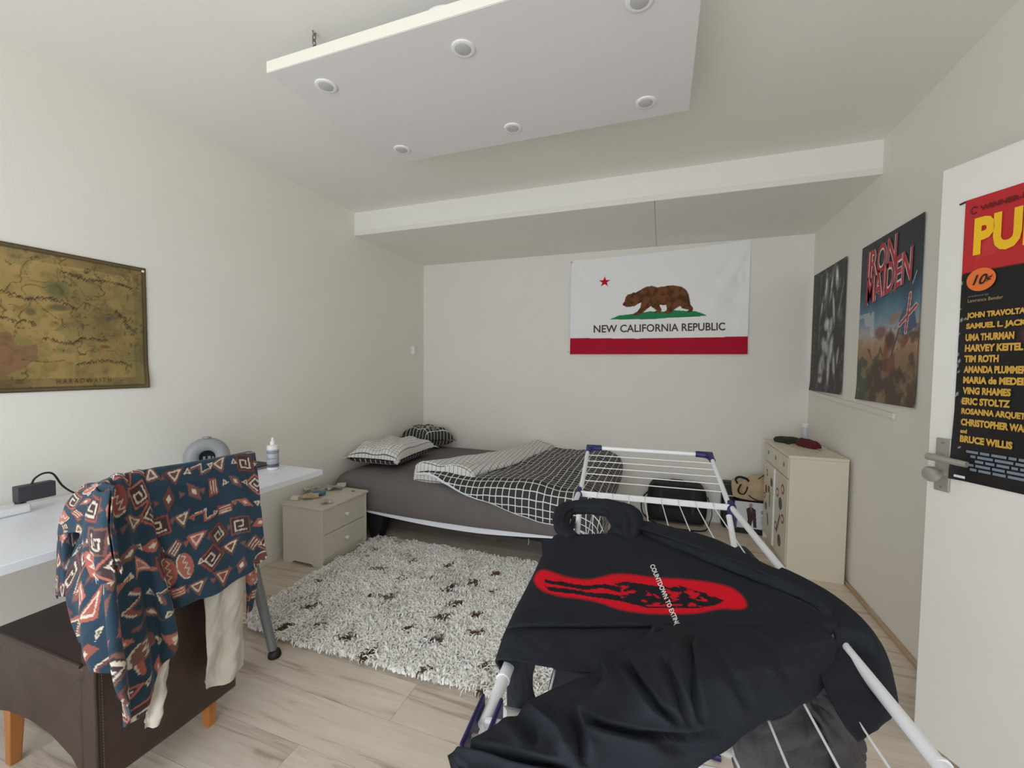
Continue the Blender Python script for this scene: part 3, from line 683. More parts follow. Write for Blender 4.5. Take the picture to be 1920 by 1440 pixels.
me.loops.add(Q.size); me.loops.foreach_set('vertex_index', Q.ravel().astype(np.int32)); me.polygons.add(len(Q)); me.polygons.foreach_set('loop_start', np.arange(0, Q.size, 4, dtype=np.int32)); me.update(calc_edges=True)
bc = lin((245, 243, 237))*(1+rng.normal(0, 0.07, n))[:, None]
brown = np.zeros(n, bool)
for (fx, fy), fr in zip(flecks, fr_):
    th = rng.uniform(0.2, 1.2); c_, s_ = math.cos(th), math.sin(th); brown |= (((rx-fx)*c_+(ry-fy)*s_)/(fr*1.7))**2 + (((ry-fy)*c_-(rx-fx)*s_)/(fr*0.75))**2 < 1
bc[brown] = lin((88, 62, 48))*(1+rng.normal(0, 0.2, brown.sum()))[:, None]
setcol(me, np.repeat(np.clip(bc, 0, 0.95), S*2, 0)); shade(me, 180)
tag(link('pile', me, M['rug'], rug), 'long curly cream wool pile with brown flecks', kind='stuff')

# ================================================================== CABINET WITH STICKERS
KX0, KX1, KY0, KY1, KH = 0.782, 1.096, 3.09, 3.765, 0.785
cb = thing('cabinet', 'cream two door cabinet with sticker covered front by the poster wall', 'cabinet', ((KX0+KX1)/2, (KY0+KY1)/2, 0))
MB().box(KX0-0.006, KX1, KY0-0.004, KY1+0.004, KH-0.020, KH).build('top', M['cream'], cb, 0.003)
MB().box(KX0+0.002, KX1, KY0, KY0+0.018, 0, KH-0.020).build('side_panel', M['cream'], cb, 0.002)
MB().box(KX0+0.002, KX1, KY1-0.018, KY1, 0, KH-0.020).build('side_panel', M['cream'], cb, 0.002)
MB().box(KX1-0.012, KX1, KY0+0.018, KY1-0.018, 0.05, KH-0.020).build('back_panel', M['cream'], cb)
MB().box(KX0+0.03, KX0+0.045, KY0+0.018, KY1-0.018, 0.0, 0.06).build('plinth', M['cream'], cb)
ym = (KY0+KY1)/2
drw = []
for i in range(3):
    a = KY0+0.020+i*(KY1-KY0-0.04)/3; b = a+(KY1-KY0-0.04)/3-0.004
    d = MB().box(KX0-0.002, KX0+0.016, a, b, 0.628, 0.760).build('drawer', M['cream'], cb, 0.0015); drw.append(d)
    MB().lathe([(0.016, -0.0005), (0.016, 0.001), (0.002, 0.0012)], (KX0-0.002, (a+b)/2, 0.70), (-1, 0, 0), 18).build('sticker', M['grey_st'], d)
drs = []
for a, b in ((KY0+0.020, ym-0.016), (ym+0.016, KY1-0.020)):
    d = MB().box(KX0-0.002, KX0+0.016, a, b, 0.065, 0.622).build('door', M['cream'], cb, 0.0015); drs.append(d)
MB().box(KX0-0.010, KX0+0.016, ym-0.012, ym+0.012, 0.065, 0.622).build('centre_post', M['white'], cb, 0.003)
STK = [(0, 0.12, 0.53, 0.028, 'red_st'), (0, 0.26, 0.475, 0.026, 'red_st'), (0, 0.17, 0.42, 0.034, 'grey_st'), (0, 0.10, 0.335, 0.026, 'red_st'), (0, 0.28, 0.235, 0.024, 'red_st'), (0, 0.17, 0.165, 0.032, 'brown_st'),
       (1, 0.08, 0.50, 0.026, 'green_st'), (1, 0.24, 0.54, 0.022, 'red_st'), (1, 0.16, 0.43, 0.022, 'brown_st'), (1, 0.25, 0.41, 0.026, 'brown_st'), (1, 0.24, 0.28, 0.024, 'grey_st'), (1, 0.30, 0.35, 0.02, 'red_st')]
for dk_, ofs, z, r, m in STK:
    r *= 1.25; ofs *= 0.9
    y = (KY0+0.02 if dk_ == 0 else ym+0.016)+ofs
    s = MB().lathe([(r, -0.0005), (r, 0.001), (0.002, 0.0012)], (KX0-0.002, y, z), (-1, 0, 0), 24).build('sticker', M[m], drs[dk_])
    if m == 'red_st':
        MB().lathe([(r*0.55, -0.0004), (r*0.55, 0.0016), (0.001, 0.0017)], (KX0-0.002, y, z), (-1, 0, 0), 20).build('sticker', M['white_st'], drs[dk_])
for dk_, ofs, z, wy, hz, tl in ((0, 0.19, 0.27, 0.022, 0.16, 0.5), (1, 0.11, 0.36, 0.02, 0.11, 0.05), (1, 0.15, 0.20, 0.03, 0.09, -0.4)):
    y = (KY0+0.02 if dk_ == 0 else ym+0.016)+ofs; c, s_ = math.cos(tl), math.sin(tl)
    MB().obox((KX0-0.002, y-wy/2*c+hz/2*s_, z-wy/2*s_-hz/2*c), (0, wy*c, wy*s_), (0, -hz*s_, hz*c), (-0.0012, 0, 0)).build('sticker', M['grey_st'], drs[dk_])
# things on the cabinet
hat = thing('flat_cap', 'dark green flat cap lying on the cabinet', 'cap', (0.90, 3.665, KH))
n = 36; q_ = np.linspace(0, 2*PI, n, endpoint=False)
rws = []
for r, z in ((1.0, 0.002), (1.04, 0.012), (0.92, 0.026), (0.6, 0.034), (0.2, 0.036), (0.01, 0.036)):
    rws.append(np.stack([0.905+0.088*r*np.cos(q_), 3.655+0.088*r*np.sin(q_)*0.95, KH+z+0.002+0.003*np.sin(3*q_)*r], 1))
p = np.array(rws); p = np.concatenate([p, p[:, :1]], 1); link('crown', gridmesh('crown', p), M['greenhat'], hat)
ar = np.array([[[0.905+(rr-0.045)*math.cos(t+0.6), 3.655+(rr-0.045)*math.sin(t+0.6)*0.95, KH+0.006+0.010*(1-(rr-0.13)/0.05)] for t in np.linspace(-2.5, -0.9, 14)] for rr in (0.125, 0.15, 0.175)])
link('brim', gridmesh('brim', ar), M['greenhat'], hat, solid=0.004)
def lump(name, label, cat, poly_c, rxx, ryy, h, m, seed, rz=0.0, z0=KH):
    nr, na = 12, 40; t = np.linspace(0, 2*PI, na, endpoint=False); rows = []
    for i in range(nr):
        f = i/(nr-1); r = math.sin(f*PI/2) if i else 0.001; z = h*(1-f**3)
        wob = 1+0.22*(fbm(np.cos(t)*2+seed, np.sin(t)*2, seed, 3)-0.5)*2
        x = rxx*r*np.cos(t)*wob; y = ryy*r*np.sin(t)*wob
        zz = z0+0.002+z*(0.75+0.5*fbm(x*25+seed, y*25, seed, 3))
        rows.append(np.stack([poly_c[0]+x*math.cos(rz)-y*math.sin(rz), poly_c[1]+x*math.sin(rz)+y*math.cos(rz), zz], 1))
    p = np.array(rows)[::-1]; p = np.concatenate([p, p[:, :1]], 1)
    bt_ = p[0].copy(); bt_[:, 2] = z0+0.001; p = np.concatenate([bt_[None], p])
    return tag(base_origin(link(name, gridmesh(name, p), m, None)), label, cat)
lump('folded_cloth', 'beige cloth spread under the maroon beanie on the cabinet', 'cloth', (0.945, 3.42), 0.06, 0.135, 0.008, M['beige'], 3, 0.25)
lump('beanie', 'crumpled maroon knit beanie on the cabinet', 'beanie', (0.975, 3.435), 0.055, 0.115, 0.042, M['maroon'], 6, 0.25, KH+0.013)
cn = thing('spray_can', 'small white and grey spray can standing behind the beanie', 'can', (1.022, 3.68, KH))
co_ = np.array([1.022, 3.68, KH+0.0])
MB().lathe([(0.021, 0), (0.0225, 0.003), (0.0225, 0.105), (0.018, 0.115)], co_, (0, 0, 1), 24).build('body', M['canblue'], cn)
MB().lathe([(0.0185, 0.113), (0.0195, 0.116), (0.0195, 0.142), (0.015, 0.147)], co_, (0, 0, 1), 24).build('cap', M['bottle'], cn)

# ================================================================== MESSENGER BAG
bg = thing('messenger_bag', 'black nylon messenger bag standing against the back wall', 'bag', (0.15, 3.82, 0))
u, v = np.meshgrid(np.linspace(-1, 1, 40), np.linspace(-1, 1, 30))
def bagshell(y0, y1, puff, x0, x1, z0, z1, top=1.0):
    cx, cz, hx, hz = (x0+x1)/2, (z0+z1)/2, (x1-x0)/2, (z1-z0)/2
    rd = np.minimum(1, 1-0.10*np.abs(v)**3*np.abs(u)**3); x = cx+hx*u*(1-0.08*np.clip(v, 0, 1)**4)*rd; z = cz+hz*v*(1-0.09*np.abs(u)**5*(v > 0)) 
    prof = (np.clip(1-u**8, 0, 1)*np.clip(1-v**8, 0, 1))**0.5
    f = np.stack([x, y0-puff*prof+0.004*(fbm(x*20, z*20, 9)-0.5), z], -1); b = np.stack([x, y1+0*prof, z], -1)
    return f, b
f, b = bagshell(3.82, 3.93, 0.07, -0.095, 0.385, 0.012, 0.345)
link('body', gridmesh('body', f), M['blackfab'], bg); link('back', gridmesh('back', b[::-1]), M['blackfab'], bg)
side = lambda idx: np.stack([f[idx], b[idx]], 0)
mb_s = np.concatenate([np.concatenate([f[0], f[1:, -1], f[-1, ::-1][1:], f[::-1, 0][1:]])[None], np.concatenate([b[0], b[1:, -1], b[-1, ::-1][1:], b[::-1, 0][1:]])[None]])
link('gusset', gridmesh('gusset', mb_s), M['blackfab'], bg)
f2, _ = bagshell(3.815, 3.93, 0.075, -0.085, 0.375, 0.135, 0.350); link('flap', gridmesh('flap', f2), M['blackfab'], bg, solid=0.006)
for sx_ in (0.02, 0.27): MB().box(sx_-0.012, sx_+0.012, 3.735, 3.741, 0.10, 0.30).build('flap_strap', M['black'], bg, 0.001)
pth = np.array([(-0.09, 3.86, 0.24), (-0.135, 3.84, 0.18), (-0.14, 3.82, 0.09), (-0.10, 3.80, 0.03), (0.02, 3.70, 0.008), (0.2, 3.66, 0.006), (0.36, 3.70, 0.008), (0.41, 3.80, 0.06), (0.425, 3.84, 0.13), (0.39, 3.87, 0.24)])
MB().tube(cr1(pth, np.linspace(0, 9, 60)), 0.013, 8, flat=0.25).build('shoulder_strap', M['blackfab'], bg)
hp_ = np.array([(0.08, 3.86, 0.335), (0.09, 3.86, 0.362), (0.145, 3.86, 0.366), (0.20, 3.86, 0.362), (0.21, 3.86, 0.335)])
MB().tube(cr1(hp_, np.linspace(0, 4, 24)), 0.010, 8, flat=0.5).build('grab_handle', M['blackfab'], bg)

# ================================================================== CASE, CARTON, TOTE BAG
cs = thing('equipment_case', 'tall black case standing in the corner behind the carton', 'case', (0.60, 3.92, 0))
MB().box(0.50, 0.715, 3.862, 3.958, 0.012, 0.385).build('shell', M['black'], cs, 0.02, seg=4)
MB().tube(cr1(np.array([(0.545, 3.856, 0.275), (0.55, 3.848, 0.278), (0.60, 3.846, 0.278), (0.66, 3.848, 0.276), (0.665, 3.856, 0.273)]), np.linspace(0, 4, 20)), 0.004, 8).build('handle', M['white'], cs)
for x in (0.53, 0.68): MB().box(x-0.012, x+0.012, 3.86, 3.94, 0, 0.013).build('foot', M['black'], cs)
cx0, cx1, cz0, cz1 = 0.585, 0.84, 0.048, 0.262
ct = thing('carton', 'black and white printed carton standing on the floor under the tote', 'carton', (0.70, 3.82, 0))
MB().box(cx0-0.004, cx1, 3.776, 3.855, 0.0, cz1+0.004).build('box', M['black'], ct, 0.003)
cv = Cv(cx0, cx1, cz0, cz1, 110, 90, (206, 210, 214))
cv.ell(0.700, 0.236, 0.013, 0.017, (170, 128, 108)); cv.poly([(0.668, 0.205), (0.690, 0.222), (0.712, 0.222), (0.735, 0.20), (0.745, 0.06), (0.722, 0.06), (0.716, 0.12), (0.70, 0.05), (0.672, 0.05), (0.680, 0.12)], (60, 44, 48)); cv.poly([(0.690, 0.222), (0.712, 0.222), (0.704, 0.17)], (96, 100, 110))
for i in range(3): cv.line([(0.775, 0.198-0.010*i), (0.83, 0.198-0.010*i)], 0.0036, (120, 122, 128))
for i in range(7): cv.line([(0.775, 0.15-0.009*i), (0.805+0.02*(i % 3 == 0), 0.15-0.009*i)], 0.0018, (160, 164, 170))
pp = np.stack([cv.X, np.full(cv.X.shape, 3.7745), cv.Y], -1); link('front_print', gridmesh('front_print', pp, cv.a), M['boxprint'], ct)
tt = thing('tote_bag', 'crumpled natural canvas tote bag with black handles on the carton', 'bag', (0.70, 3.80, 0.267))
ctrl = np.array([[(0.575, 3.762, 0.285), (0.64, 3.745, 0.276), (0.72, 3.738, 0.272), (0.80, 3.745, 0.280), (0.86, 3.765, 0.285)],
                 [(0.565, 3.765, 0.34), (0.635, 3.735, 0.35), (0.72, 3.722, 0.33), (0.80, 3.722, 0.35), (0.87, 3.755, 0.35)],
                 [(0.560, 3.775, 0.405), (0.63, 3.755, 0.41), (0.70, 3.745, 0.425), (0.78, 3.745, 0.44), (0.85, 3.765, 0.44)],
                 [(0.575, 3.825, 0.425), (0.63, 3.815, 0.395), (0.70, 3.815, 0.46), (0.78, 3.80, 0.475), (0.86, 3.82, 0.46)],
                 [(0.60, 3.87, 0.395), (0.64, 3.875, 0.38), (0.71, 3.875, 0.41), (0.78, 3.875, 0.42), (0.85, 3.875, 0.41)]])
ctrl[..., 1] = 3.792+(ctrl[..., 1]-3.722)*0.45; q = cr2(ctrl, 30, 34); q += gnormals(q)*(0.030*(fbm(q[..., 0]*14, q[..., 2]*14, 5, 3)-0.5))[..., None]
link('body', gridmesh('body', q), M['canvas'], tt, solid=0.004)
for hpts in ([(0.60, 3.735, 0.40), (0.585, 3.715, 0.44), (0.61, 3.705, 0.462), (0.655, 3.71, 0.452), (0.68, 3.72, 0.43)], [(0.625, 3.722, 0.40), (0.605, 3.708, 0.36), (0.612, 3.706, 0.33), (0.645, 3.706, 0.325), (0.665, 3.712, 0.36), (0.672, 3.720, 0.385)],
             [(0.68, 3.712, 0.318), (0.72, 3.703, 0.292), (0.77, 3.703, 0.282), (0.82, 3.71, 0.284)], [(0.75, 3.735, 0.452), (0.775, 3.725, 0.478), (0.80, 3.725, 0.50), (0.83, 3.735, 0.49)]):
    MB().tube(cr1(np.array(hpts)+[0, 0.058, 0], np.linspace(0, len(hpts)-1, 26)), 0.009, 8, flat=0.35).build('handle', M['blackfab'], tt)

# ================================================================== PRINTS ON THE WALLS
def sheet(name, label, cat, fn, cv, m, parent=None, group=None):
    pts = fn(cv.X, cv.Y); o = link(name, gridmesh(name, pts, cv.a), m, parent)
    if parent is None: tag(o, label, cat, group)
    return o
def wtext(s, a, b, c, d, plane, m, parent, off=0.0):
    """lettering with box corners a (low left), b (low right), c (top left)"""
    a, b, c = (np.asarray(t, float) for t in (a, b, c))
    return letter(s, lambda u, v: a+(b-a)*u+(c-a)*v+np.asarray(plane)*d, m, parent, off=off)

# flag on the back wall
fx0, fx1, fz0, fz1 = -0.836, 0.668, 1.455, 2.40
fl = thing('wall_flag', 'white flag with brown bear, red star and red stripe on the back wall', 'flag', (0, YB, fz0))
F = lambda px, py: (PY(px, py, YB)[0], PY(px, py, YB)[2])
fc = lambda cx, cy: F(1050+cx*390/1920, 440+cy*250/1231)
cv = Cv(fx0, fx1, fz0, fz1, 380, 240, (243, 243, 243))
cv.poly([fc(-50, 956), fc(105, 956), fc(700, 960), fc(1300, 950), fc(1900, 938), fc(1900, 1300), fc(-50, 1300)], (178, 18, 48))
cv.poly([fc(*q) for q in ((460, 780), (540, 740), (640, 728), (740, 715), (830, 700), (930, 705), (1060, 692), (1150, 700), (1240, 702), (1310, 725), (1352, 748), (1250, 758), (1000, 765), (850, 777), (600, 778))], (44, 132, 84))
body = [(578, 628), (590, 640), (612, 655), (650, 652), (690, 648), (720, 625), (752, 612), (742, 660), (715, 700), (668, 728), (672, 740), (730, 738), (768, 712), (800, 680), (838, 650), (862, 668), (892, 692), (866, 712), (930, 716), (938, 682), (918, 640), (982, 640), (985, 690), (952, 718), (1002, 728), (1030, 712), (1062, 680), (1108, 652), (1128, 676), (1186, 690), (1170, 714), (1222, 708), (1228, 672), (1204, 640), (1198, 600), (1186, 540), (1165, 500), (1120, 468), (1040, 450), (960, 458), (900, 466), (850, 450), (800, 455), (755, 480), (700, 512), (672, 512), (660, 524), (626, 530), (605, 562), (598, 596)]
BP = [fc(*q) for q in body]; cv.poly(BP, (104, 66, 38))
m = cv.inside(BP); tex = fbm(cv.X*30, cv.Y*30, 6, 3); cv.put(m & (tex > 0.52), (126, 80, 50), 0.6); cv.put(m & (tex < 0.40), (72, 46, 26), 0.6)
cv.put(m & (np.hypot(cv.X-fc(1020, 520)[0], cv.Y-fc(1020, 520)[1]) < 0.03), (70, 46, 26), 0.6)
for ln_ in ([(840, 560), (830, 610), (790, 660), (730, 715)], [(1110, 560), (1040, 620), (1010, 700)], [(1170, 560), (1180, 620), (1210, 680)]): 
    mm = cv.a.copy(); cv.line([fc(*q) for q in ln_], 0.006, (70, 46, 28), 0.7)
cv.ell(*fc(622, 585), 0.007, 0.006, (40, 26, 18)); cv.ell(*fc(590, 630), 0.010, 0.007, (52, 32, 24))
sc_, sz_ = fc(414, 402); st = []
for i in range(10): r = 0.056 if i % 2 == 0 else 0.022; a_ = PI/2+i*PI/5; st.append((sc_+r*math.cos(a_), sz_+r*math.sin(a_)))
cv.poly(st, (196, 16, 44))
def flagfn(x, z):
    t = (x-fx0)/(fx1-fx0)
    top = 2.343+0.062*t-0.018*np.sin(PI*t)
    zz = fz0 + (z-fz0)*1.0; zz = np.where(zz > fz0+0.25, fz0+0.25+(zz-fz0-0.25)*(top-fz0-0.25)/(fz1-fz0-0.25), zz)
    rip = 0.010+0.006*np.sin(t*9+z*4)+0.010*np.clip(t-0.55, 0, 1)*np.sin((x*0.8+z)*26)+0.004*fbm(x*6, z*6, 3)
    dg_ = (x-fx1)*0.8+(z-fz1)*(-0.6); al_ = np.hypot(x-fx1, z-fz1)+0.05
    rip = rip+0.010*np.sin(np.arctan2(fz1-z+0.02, fx1-x+0.02)*13)*np.clip(1.2-al_, 0, 1)*np.clip(al_*2, 0, 1)+0.006*np.sin(np.arctan2(fz1-z+0.02, x-fx0+0.02)*11)*np.clip(0.6-np.hypot(x-fx0, z-fz1), 0, 1)*2
    rip = rip*np.clip((fz1-z)*6, 0.35, 1)
    return np.stack([x-0.015*np.clip((z-fz0)/0.9, 0, 1)*0, YB-0.004-np.abs(rip), zz], -1)
# lettering positions are undone through the same stretch, so paint and letters share the cloth
link('cloth', gridmesh('cloth', flagfn(cv.X, cv.Y), cv.a), M['flag'], fl)
def fmap(px, py):
    x, z = fc(px, py); return x, z
def ftext(u, v):
    px_0 = 314+(1522-314)*u; yb = 908+(886-908)*u; yt = 838+(812-838)*u
    x, z = fc(px_0, yb+(yt-yb)*v); q = flagfn(np.array([[x]]), np.array([[z]]))[0, 0]; return (q[0], q[1]-0.002, z)
letter('NEW CALIFORNIA REPUBLIC', ftext, M['ink'], fl, off=0.018)
hd = [flagfn(np.array([[fx0+0.012]]), np.array([[z]]))[0, 0] for z in np.linspace(fz0, fz1, 16)]
MB().tube([np.array(q)+[-0.012, 0, 0] for q in hd], 0.005, 8).build('header_hem', M['undersheet'], fl)
for q in (fc(112, 262), fc(82, 1085)):
    MB().lathe([(0.007, 0), (0.007, 0.004), (0.003, 0.0045)], (q[0], YB-0.022, q[1]), (0, -1, 0), 14).build('grommet', M['steel'], fl)

# posters on the right wall: y runs towards the camera
def rw(y, z, o=0.0): return np.stack([np.full(np.shape(y), XR-0.004)-o, y, z], -1)
def curl(y, z, y0, y1, z0, z1, amp, seed):
    return 0.0015+amp*np.clip((z0+0.10-z)/0.10, 0, 1)**2+0.4*amp*(fbm(y*4+seed, z*4, seed, 2))
y0, y1, z0, z1 = 2.458, 3.090, 1.158, 2.058
cv = Cv(y0, y1, z0, z1, 170, 240, (38, 42, 50))
tv = (cv.Y-z0)/(z1-z0); nz = fbm(cv.X*9, cv.Y*9, 12, 4)
def ramp(t, ks, cs):
    c = np.array([lin(k) for k in cs]); return np.stack([np.interp(t, ks, c[:, i]) for i in range(3)], -1)
cv.a = ramp(tv+0.10*(nz-0.5), [0, 0.10, 0.24, 0.34, 0.42, 0.52, 0.62, 0.70, 1], [(46, 40, 32), (86, 74, 54), (128, 104, 76), (176, 140, 106), (170, 172, 170), (98, 140, 162), (46, 88, 112), (36, 48, 60), (36, 40, 46)])
t_ = fbm(cv.X*16, cv.Y*16, 40, 4); low = tv < 0.40
cv.put(low & (t_ > 0.58), (60, 48, 34), 0.7); cv.put(low & (t_ < 0.40), (150, 124, 92), 0.5)
cv.put((tv < 0.26) & (cv.X > 2.86) & (t_ > 0.42), (62, 84, 56), 0.7)
cv.put((tv > 0.40) & (tv < 0.56) & (cv.X > 2.9) & (nz > 0.5), (196, 200, 200), 0.6); cv.put((tv < 0.44) & (cv.X < 2.72) & (t_ > 0.5), (94, 66, 46), 0.6)
hl = [(2.98, 1.158), (2.95, 1.30), (2.86, 1.37), (2.74, 1.40), (2.62, 1.38), (2.55, 1.30), (2.50, 1.158)]; cv.poly(hl, (104, 84, 62), 0.75)
m = cv.inside(hl); cv.put(m & (t_ > 0.52), (66, 52, 38), 0.8); cv.put(m & (t_ < 0.42), (150, 122, 88), 0.5)
for k in range(9):       # weathered rocks in place of the painted figure
    x_, z_ = 2.56+0.30*random.random(), 1.34+0.27*random.random(); cv.ell(x_, z_, 0.03+0.04*random.random(), 0.03+0.05*random.random(), random.choice(((120, 66, 52), (96, 76, 58), (150, 124, 92), (78, 62, 54))), 0.8, random.random()*3, 0.4)
cv.line([(2.70, 1.40), (2.535, 1.74)], 0.006, (70, 66, 66))
cv.poly([(2.64, 1.58), (2.54, 1.72), (2.50, 1.62), (2.475, 1.54), (2.60, 1.50)], (70, 92, 118)); cv.line([(2.63, 1.56), (2.49, 1.64)], 0.012, (214, 208, 204)); cv.line([(2.545, 1.70), (2.57, 1.52)], 0.012, (214, 208, 204)); cv.line([(2.63, 1.56), (2.49, 1.64)], 0.007, (176, 44, 46)); cv.line([(2.545, 1.70), (2.57, 1.52)], 0.007, (176, 44, 46))
cv.line([(2.50, 1.80), (2.53, 1.75)], 0.003, (170, 196, 208))
po = thing('band_poster', 'dark blue rock band poster with red lettering and battlefield scene', 'poster', (XR, 2.77, z0), 'posters on the right wall')
link('sheet', gridmesh('sheet', rw(cv.X, cv.Y, curl(cv.X, cv.Y, y0, y1, z0, z1, 0.006, 3))[:, ::-1], cv.a[:, ::-1]), M['paper'], po)
R3 = lambda px, py: PX(px, py, XR)
for (ll, lr, tl, s) in (((1629, 527), (1684, 495), (1632, 474), 'IRON'), ((1627, 575), (1713, 523), (1630, 522), 'MAIDEN')):
    wtext(s, R3(*ll), R3(*lr), R3(*tl), 0.0085, (-1, 0, 0), M['inkwhite'], po, 0.045)
    wtext(s, R3(*ll), R3(*lr), R3(*tl), 0.0100, (-1, 0, 0), M['inkred'], po, 0.012)
wtext('The Trooper', R3(1644, 558), R3(1685, 549), R3(1644.5, 547), 0.0085, (-1, 0, 0), M['inkpale'], po, 0.012)
y0, y1, z0, z1 = 3.308, 3.930, 1.170, 2.070
cv = Cv(y0, y1, z0, z1, 120, 180, (34, 35, 36)); nz = fbm(cv.X*7, cv.Y*7, 5, 4); cv.put(nz > 0.56, (52, 52, 52), 0.6); cv.put((cv.Y < 1.33) & (nz > 0.42), (66, 44, 40), 0.5)
for (x_, z_, rx_, rz_, g, ro) in ((3.66, 1.94, 0.03, 0.10, 150, 0.1), (3.46, 1.96, 0.028, 0.09, 156, -0.1), (3.56, 1.90, 0.02, 0.12, 120, 0.25), (3.74, 1.78, 0.02, 0.12, 110, 0.3), (3.50, 1.76, 0.022, 0.12, 120, -0.2), (3.38, 1.80, 0.016, 0.12, 100, 0.3), (3.62, 1.66, 0.06, 0.05, 140, 0), (3.56, 1.62, 0.04, 0.10, 120, 0.4), (3.64, 1.50, 0.10, 0.06, 110, 0.6), (3.52, 1.48, 0.04, 0.10, 130, 0.1), (3.70, 1.36, 0.06, 0.10, 104, 0.4), (3.56, 1.34, 0.03, 0.12, 124, 0), (3.46, 1.36, 0.025, 0.11, 110, -0.2), (3.72, 1.26, 0.05, 0.03, 120, 0), (3.40, 1.42, 0.02, 0.08, 96, 0.1)):
    cv.ell(x_, z_, rx_*1.1, rz_*1.1, (g+84, g+84, g+82), 0.9, ro, 0.6)
sp_ = fbm(cv.X*22, cv.Y*14, 9, 3); cv.put((sp_ > 0.60) & (cv.X < 3.78), (140, 140, 140), 0.35); cv.put((sp_ < 0.42), (24, 24, 25), 0.6)
for i in range(13): cv.line([(3.865, 1.30+i*0.05), (3.885, 1.33+i*0.05)], 0.006, (96, 58, 56), 0.9); cv.line([(3.845, 1.31+i*0.05), (3.90, 1.31+i*0.05)], 0.004, (96, 58, 56), 0.9)
po2 = thing('band_poster', 'black and white rock poster with pale ghostly shapes by the corner', 'poster', (XR, 3.62, z0), 'posters on the right wall')
link('sheet', gridmesh('sheet', rw(cv.X, cv.Y, curl(cv.X, cv.Y, y0, y1, z0, z1, 0.008, 8))[:, ::-1], cv.a[:, ::-1]), M['paper'], po2)

# parchment map on the left wall
y0, y1, z0, z1 = 0.42, 1.372, 1.206, 1.803
cv = Cv(y0, y1, z0, z1, 300, 190, (150, 126, 78))
nz = fbm(cv.X*5, cv.Y*5, 15, 5); cv.a = ramp(nz, [0.2, 0.42, 0.55, 0.7], [(104, 88, 54), (142, 122, 74), (166, 140, 86), (176, 148, 94)])
n2 = fbm(cv.X*9, cv.Y*9, 33, 4)
cv.put((n2 > 0.53) & (cv.X > 0.9), (134, 126, 78), 0.55)
sea = [(0.42, 1.26), (0.60, 1.27), (0.72, 1.30), (0.86, 1.27), (0.93, 1.30), (0.985, 1.36), (0.97, 1.40), (0.92, 1.40), (0.90, 1.45), (0.83, 1.43), (0.74, 1.46), (0.62, 1.42), (0.42, 1.46)]; sw_ = (fbm(cv.X*14, cv.Y*14, 3, 4)-0.5)*0.05; cv.put(cv.inside(sea, cv.X+sw_, cv.Y+sw_), (138, 98, 76), 0.8)
cv.ell(1.04, 1.64, 0.055, 0.055, (92, 100, 62), 0.8, 0.3, 0.6); cv.ell(1.045, 1.565, 0.045, 0.018, (88, 84, 62), 0.8, 0, 0.5); cv.ell(0.96, 1.535, 0.022, 0.02, (98, 92, 60), 0.8, 0, 0.5)
cv.ell(1.245, 1.55, 0.035, 0.016, (112, 92, 66), 0.9, 0.5, 0.3); cv.ell(1.215, 1.535, 0.012, 0.014, (86, 80, 66), 0.9, 0, 0.4); cv.ell(1.20, 1.405, 0.024, 0.009, (128, 84, 56), 0.9, 0, 0.3); cv.ell(0.66, 1.62, 0.08, 0.05, (110, 104, 62), 0.7, 0, 0.6)
n5 = fbm(cv.X*7, cv.Y*7, 88, 4); n6 = fbm(cv.X*40, cv.Y*40, 19, 3)
land = ~cv.inside(sea)
cv.put((np.abs(n5-0.5) < 0.006) & land, (88, 74, 46), 0.8); cv.put((np.abs(n5-0.42) < 0.005) & (cv.X > 0.9) & land, (96, 92, 70), 0.7)
cv.put(np.clip((n6-0.5)*3, 0, 1), (96, 80, 48), 0.5); cv.put((fbm(cv.X*90, cv.Y*60, 27, 2) > 0.74) & land & (n2 > 0.45), (70, 58, 36), 0.6)
def mount(P, w_=0.006):
    P = np.array(P); n = int(sum(np.hypot(*(P[1:]-P[:-1]).T))/0.009)+2; t = np.linspace(0, len(P)-1, n); q = np.stack([np.interp(t, range(len(P)), P[:, i]) for i in (0, 1)], 1)
    for a_, b_ in q:
        a_ += random.uniform(-1, 1)*w_; b_ += random.uniform(-1, 1)*w_; cv.line([(a_-0.006, b_-0.004), (a_, b_+0.006), (a_+0.006, b_-0.004)], 0.0017, (62, 52, 34), 0.85)
for P_, w_ in (([(0.50, 1.74), (0.66, 1.70), (0.82, 1.72)], 0.005), ([(0.84, 1.62), (0.95, 1.585), (1.02, 1.60), (1.10, 1.57)], 0.006), ([(1.06, 1.72), (1.14, 1.70), (1.25, 1.71), (1.31, 1.69)], 0.004), ([(0.56, 1.58), (0.62, 1.52), (0.72, 1.50)], 0.006), ([(1.00, 1.43), (1.08, 1.41), (1.13, 1.44), (1.21, 1.43)], 0.005), ([(1.25, 1.58), (1.28, 1.52), (1.32, 1.47)], 0.007), ([(1.10, 1.32), (1.19, 1.34), (1.28, 1.33)], 0.004), ([(0.88, 1.50), (0.96, 1.49)], 0.008)): mount(P_, w_)
for P_ in ([(1.10, 1.56), (1.13, 1.60), (1.18, 1.58), (1.20, 1.55), (1.25, 1.57)], [(0.96, 1.60), (1.0, 1.55), (1.06, 1.50), (1.08, 1.47)], [(0.93, 1.34), (1.0, 1.33), (1.06, 1.34)]): cv.line(P_, 0.0014, (86, 72, 46), 0.8, 0.002)
bd = np.minimum(np.minimum(cv.X-y0, y1-cv.X), np.minimum(cv.Y-z0, z1-cv.Y)); cv.put(bd < 0.022, (70, 58, 44), 0.8); cv.put((bd < 0.055)*np.clip(fbm(cv.X*6, cv.Y*6, 3)*1.4-0.2, 0, 1), (84, 70, 48), 0.7); cv.put((bd > 0.009) & (bd < 0.012), (120, 106, 78), 0.8)
cv.a *= 0.95
